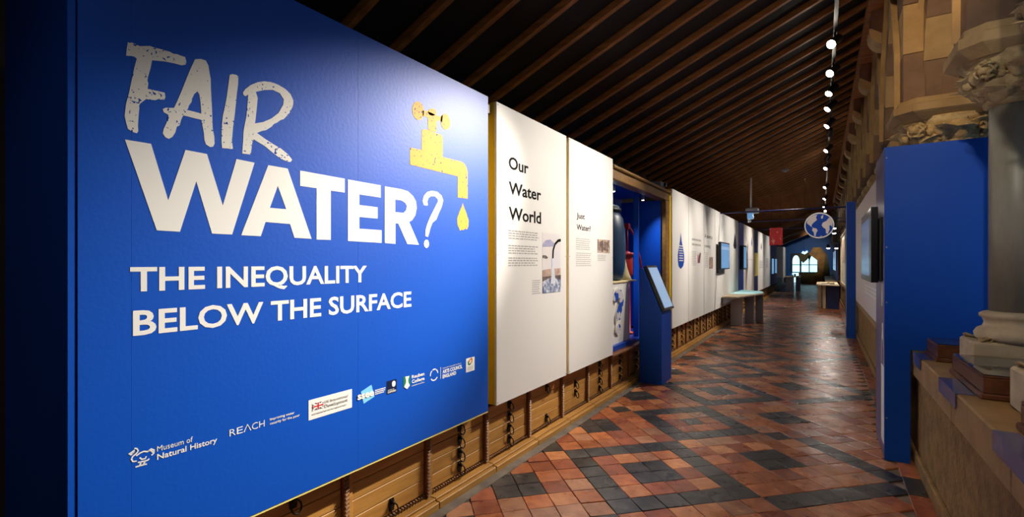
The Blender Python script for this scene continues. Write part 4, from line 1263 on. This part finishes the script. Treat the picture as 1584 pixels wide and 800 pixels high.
for a, b, c, d in ((13.9, 17.7, .88, .95), (13.9, 17.7, 2.25, 2.32), (13.9, 14.0, .951, 2.249), (17.6, 17.7, .951, 2.249)):
    B('frame_rail', 'table_pine', fb, .47, .52, a, b, c, d, b=.004)
rect('print', 'photo_earth', fb, 14.4, 17.2, 1.5, 2.15, .50, .002, -1)
fb2 = thing('framed_board', 'second dark blue board on the right wall farther along', 'display board', (.5, 24, .4))
B('board', 'navy', fb2, .44, .52, 22.0, 28.0, .845, 2.3)
rect('lit_print', 'screen_pale', fb2, 22.6, 24.0, 1.2, 2.0, .44, .002, -1)
rect('lit_print', 'screen_lit', fb2, 25.0, 27.0, 1.2, 2.0, .44, .002, -1)
fb3 = thing('counter', 'long low navy counter on the right far along the gallery', 'counter', (.4, 25, 0))
B('body', 'navy', fb3, .15, .56, 22.5, 30.0, .003, .78)
B('top', 'table_pine', fb3, .10, .565, 22.4, 30.1, .781, .81)

# ================================================================ HANGING THINGS
gl = thing('globe_sign', 'round white and blue world map disc hanging over the gallery', 'hanging sign', (.02, 14.0, 2.43))
def disc(cx_, cz_, rx, rz, n=36):
    return [(cx_ + rx * math.cos(2 * PI * i / n), cz_ + rz * math.sin(2 * PI * i / n)) for i in range(n)]
GX, GZ = -.06, 2.42
shape('disc', 'print_white', gl, [disc(GX, GZ, .31, .315)], 14.0, .03, 'y')
sea = shape('sea', 'print_blue', gl, [disc(GX, GZ, .285, .285)], 13.97, .003, 'y')
for lp in ([(-.33, .13), (-.26, .20), (-.15, .245), (-.05, .25), (-.09, .19), (-.06, .13), (-.14, .08), (-.19, .04), (-.22, -.01), (-.17, -.05), (-.23, -.02), (-.30, .03), (-.35, .06)],
           [(-.18, -.05), (-.08, -.07), (-.04, -.12), (-.08, -.17), (-.10, -.25), (-.14, -.24), (-.15, -.16), (-.20, -.11)],
           [(.05, .20), (.12, .25), (.10, .16), (.06, .15)],
           [(.10, .06), (.20, .10), (.27, .17), (.33, .15), (.37, .05), (.36, -.05), (.32, .0), (.28, -.02), (.29, -.10), (.24, -.20), (.19, -.19), (.18, -.09), (.11, -.05), (.07, .0)],
           [(.0, -.262), (.1, -.265), (.06, -.24)]):
    shape('continent', 'pink_panel', gl, [[(GX + a * .74, GZ + b * 1.05) for a, b in lp]], 13.967, .002, 'y')
for a in (-.36, -.02):
    MB().tube([(GX + a + .06, 13.985, 2.64), (GX + a + .06, 13.985, zr(-.1) - .002)], .004, 6).build('wire', 'iron', gl)
rs = thing('red_sign', 'red hanging sign board with pale specks over the left side of the gallery', 'hanging sign', (-1.2, 17, 2.05))
B('board', 'sign_red', rs, -1.37, -1.04, 17.0, 17.03, 2.07, 2.58, b=.006)
B('border', 'print_red', rs, -1.385, -1.025, 17.031, 17.045, 2.055, 2.595)
for a in (-1.32, -1.09):
    MB().tube([(a, 17.02, 2.6), (a, 17.02, zr(a) - .002)], .004, 6).build('wire', 'iron', rs)
pj_ = thing('ceiling_projector', 'white projector hanging on a pole above the corner table', 'projector', (-1.39, 12.5, 2.55))
B('body', 'lamp_grey', pj_, -1.50, -1.24, 12.35, 12.65, 2.66, 2.78, b=.015)
MB().tube([(-1.40, 12.5, 2.78), (-1.40, 12.5, zr(-1.4) - .155)], .02, 10).build('pole', 'board_white', pj_)
B('camera_head', 'screen_lit', pj_, -1.46, -1.34, 12.33, 12.47, 2.52, 2.655, b=.01)
MB().lathe([(.03, 0), (.035, .03), (.03, .06)], (-1.42, 12.4, 2.44), 12).build('sensor', 'board_white', pj_)
sd = thing('smoke_detector', 'small pale smoke detector on the sloping timber ceiling', 'detector', (-.75, 13.4, zr(-.75) - .16))
mb = MB(); mb.lathe([(.03, -.05), (.075, -.04), (.08, -.015), (.06, 0.01)], n=20); link('body', mb.mesh('body', 'lamp_grey'), sd, False)
mb = MB(); mb.lathe([(.02, -.06), (.03, -.051)], n=12); link('sensor', mb.mesh('sensor', 'board_white'), sd, False)

for k, (lx, ly_, lz) in enumerate(((.28, 16.0, 2.52), (.30, 17.0, 2.44), (.18, 20.0, 2.08), (.42, 20.4, 2.08), (.44, 21.2, 2.1))):
    t = thing('arm_lamp', '%s small bright arm lamp over the right-hand boards, counting away from the blue post' % ORD[k], 'lamp', (lx, ly_, lz), 'arm lamps over the right-hand boards')
    mb = MB(); mb.lathe([(.05, -.06), (.06, -.05), (.045, .05), (.02, .07)], n=16); link('shade', mb.mesh('shade', 'lamp_black'), t, False)
    mb = MB(); mb.lathe([(.02, -.085), (.045, -.075), (.05, -.0605)], n=16); link('bulb', mb.mesh('bulb', 'lens_small'), t, False)
    mb = MB(); mb.tube([(0, 0, .07), (.05, 0, .12), (.598 - lx, 0, .12)], .009, 8); link('arm', mb.mesh('arm', 'lamp_black'), t, False)
    ld = bpy.data.lights.new('arm_light', 'SPOT'); ld.energy = 40; ld.color = (1, .85, .62); ld.spot_size = 2.4; ld.spot_blend = .8; ld.shadow_soft_size = .04
    lo = bpy.data.objects.new('arm_light', ld); COL.objects.link(lo); lo.parent = t; lo.location = (0, 0, -.10)

# ================================================================ END WALL
ew = struct(B('wall_end', 'end_blue', None, -2.78, 1.2, END, END + .2, -.1, 4.6))
wn = struct(B('window_1', 'window_lead', None, -2.05, -.20, END - .06, END - .001, .75, 2.25))
def lancet(cx_, w, z0, zs, zt):
    n = 7
    L = [(cx_ - w / 2, z0)] + [(cx_ - w / 2 * math.cos(PI / 2 * i / n), zs + (zt - zs) * math.sin(PI / 2 * i / n)) for i in range(n + 1)]
    R = [(2 * cx_ - a, b) for a, b in L[::-1][1:]]
    return L + R
for cx_ in (-1.70, -1.10, -.55):
    z0 = .80
    shape('pane', 'day_glass', wn, [[(cx_ - .24, .82), (cx_ + .24, .82), (cx_ + .24, 1.33), (cx_ - .24, 1.33)]], END - .061, .01, 'y')
    shape('pane', 'day_glass', wn, [lancet(cx_, .48, 1.39, 1.62, 2.10)], END - .061, .01, 'y')
shape('pane', 'day_glass', wn, [[(-1.4, 2.17), (-1.25, 2.42), (-1.12, 2.36), (-.95, 2.46), (-.92, 2.3), (-1.1, 2.13)]], END - .061, .01, 'y')
dr = struct(B('door_1', 'day_glass', None, -1.95, -1.5, END - .05, END - .001, .0, .74))
tp = thing('tall_cutout', 'brown tapering cut-out panel in front of the end window', 'display board', (-.5, 40, 0))
shape('board', 'far_brown', tp, [[(-1.0, .0), (.30, .0), (.32, 1.2), (.22, 2.1), (-.12, 2.62), (-.55, 2.62), (-.80, 2.15), (-.30, 1.7), (-.20, 1.0)]], 41.0, .05, 'y')
shape('edge', 'far_olive', tp, [[(.05, .0), (.45, .0), (.45, 1.2), (.30, 2.1), (-.05, 2.62), (-.12, 2.62), (.22, 2.1), (.10, 1.2)]], 40.94, .05, 'y')
cn2 = thing('end_counter', 'dark olive counter below the end window', 'counter', (-.9, 41.5, 0))
B('body', 'far_olive', cn2, -1.45, -.30, 41.3, 42.2, .003, .78)
B('top', 'lamp_black', cn2, -1.50, -.25, 41.25, 42.25, .781, .81)
pa = thing('leafy_ornament', 'dark leaf-shaped ornament hanging before the end window', 'ornament', (-1.2, 42, 1.5))
shape('leaf', 'far_olive', pa, [[(-1.55, 2.15), (-1.3, 2.25), (-1.1, 2.15), (-.85, 2.35), (-.80, 2.0), (-.95, 1.75), (-1.2, 1.5), (-1.4, 1.75)]], 42.6, .03, 'y')
MB().tube([(-1.15, 42.585, 2.2), (-1.15, 42.585, zr(-1.15) - .002)], .008, 6).build('cord', 'iron', pa)

# ================================================================ TRACK LIGHTING
TX, TZ = .12, 4.02
tk = thing('lighting_track', 'long black lighting track running under the timber ceiling', 'light track', (TX, 20, TZ))
B('rail', 'lamp_black', tk, TX - .018, TX + .018, -2.5, END - 1, TZ, TZ + .035)
y = 1.0
while y < END - 1:
    MB().tube([(TX, y, TZ + .035), (TX, y, zr(TX) - .02)], .008, 6).build('hanger', 'lamp_black', tk)
    y += 2.52
LAMPS = [  # y, aim (x, y, z), watts, cone
    (-1.4, (-2.45, .5, 1.4), 30, .5), (-.30, (.72, 4.6, 1.95), 210, .42), (.60, (.62, 3.2, .75), 120, .7), (1.0, (1.0, 4.0, 2.35), 70, .5), (2.55, (.75, 5.4, 3.2), 190, .9), (1.50, (PX, 3.75, 1.55), 110, .50), (5.10, (PX, 1.75, 1.45), 2700, .53),  # all unseen; side board, parapet and capital lamps are added as fill
    (6.35, (PX + .12, 3.35, 1.38), 860, .92), (7.3, (PX + .12, 4.60, 1.38), 600, .92), (8.1, (PX, 6.4, .9), 260, .7), (8.9, (PX, 8.0, 1.6), 430, .85), (10.0, (PX, 9.3, 1.6), 430, .85), (10.7, (-.06, 14.0, 2.4), 160, .35),  # lamp aimed at the globe disc is added to brighten it
    (12.2, (PX, 11.2, 1.6), 470, .85), (13.2, (-1.2, 17.0, 2.3), 130, .3), (14.5, (PX, 12.8, 1.6), 500, .9), (18.1, (PX, 16.8, 1.6), 500, .9), (21.3, (PX, 20.2, 1.5), 500, .9),  # lamp aimed at the red sign is an added one, lifting its face
    (24.5, (PX, 23.0, 1.4), 300, .9), (26.8, (.5, 16.0, 1.6), 130, .5), (31, (-1.7, 29.0, 1.4), 200, .9), (36, (-.9, 42.5, 2.0), 420, .7)]  # last lamp is added to wash the end wall
NV0 = sum(1 for l in LAMPS if l[0] <= 6)
for i, (ly, am, wt, sz) in enumerate(LAMPS):
    piv = Vector((TX, ly, TZ - .09))
    aim = (Vector(am) - piv).normalized()
    t = thing('track_spotlight', ('%s spotlight down the ceiling track, counting from the top of the picture' % ORD[i - NV0] if ly > 6 else '%s track spotlight above the picture edge, counting from the near end' % ORD[i]), 'spotlight', piv, 'spotlights on the ceiling track')
    mb = MB(); mb.tube([(0, 0, 0.0), (0, 0, .091)], .010, 8); link('stem', mb.mesh('stem', 'lamp_black'), t, False)
    q = aim.to_track_quat('-Z', 'Y')
    mb = MB(); mb.lathe([(.030, .09), (.045, .08), (.048, -.06), (.052, -.075), (.052, -.082)], n=18); o = link('housing', mb.mesh('housing', 'lamp_black'), t, False)
    o.rotation_euler = q.to_euler()
    mb = MB(); mb.lathe([(.046, -.0825), (.040, -.092), (.02, -.097)], n=18); o = link('lens', mb.mesh('lens', 'lens_glow'), t, False)
    o.rotation_euler = q.to_euler()
    ld = bpy.data.lights.new('spot', 'SPOT')
    ld.energy = wt * 1.0
    ld.color = (1.0, .72, .42) if am[0] > .6 and ly > 0 and am[0] < .9 else (1.0, .90, .78)
    ld.spot_size = sz
    ld.spot_blend = 1.0
    ld.shadow_soft_size = .045
    lo = bpy.data.objects.new('spot_beam', ld); COL.objects.link(lo); lo.parent = t
    lo.location = aim * .11
    lo.rotation_euler = q.to_euler()
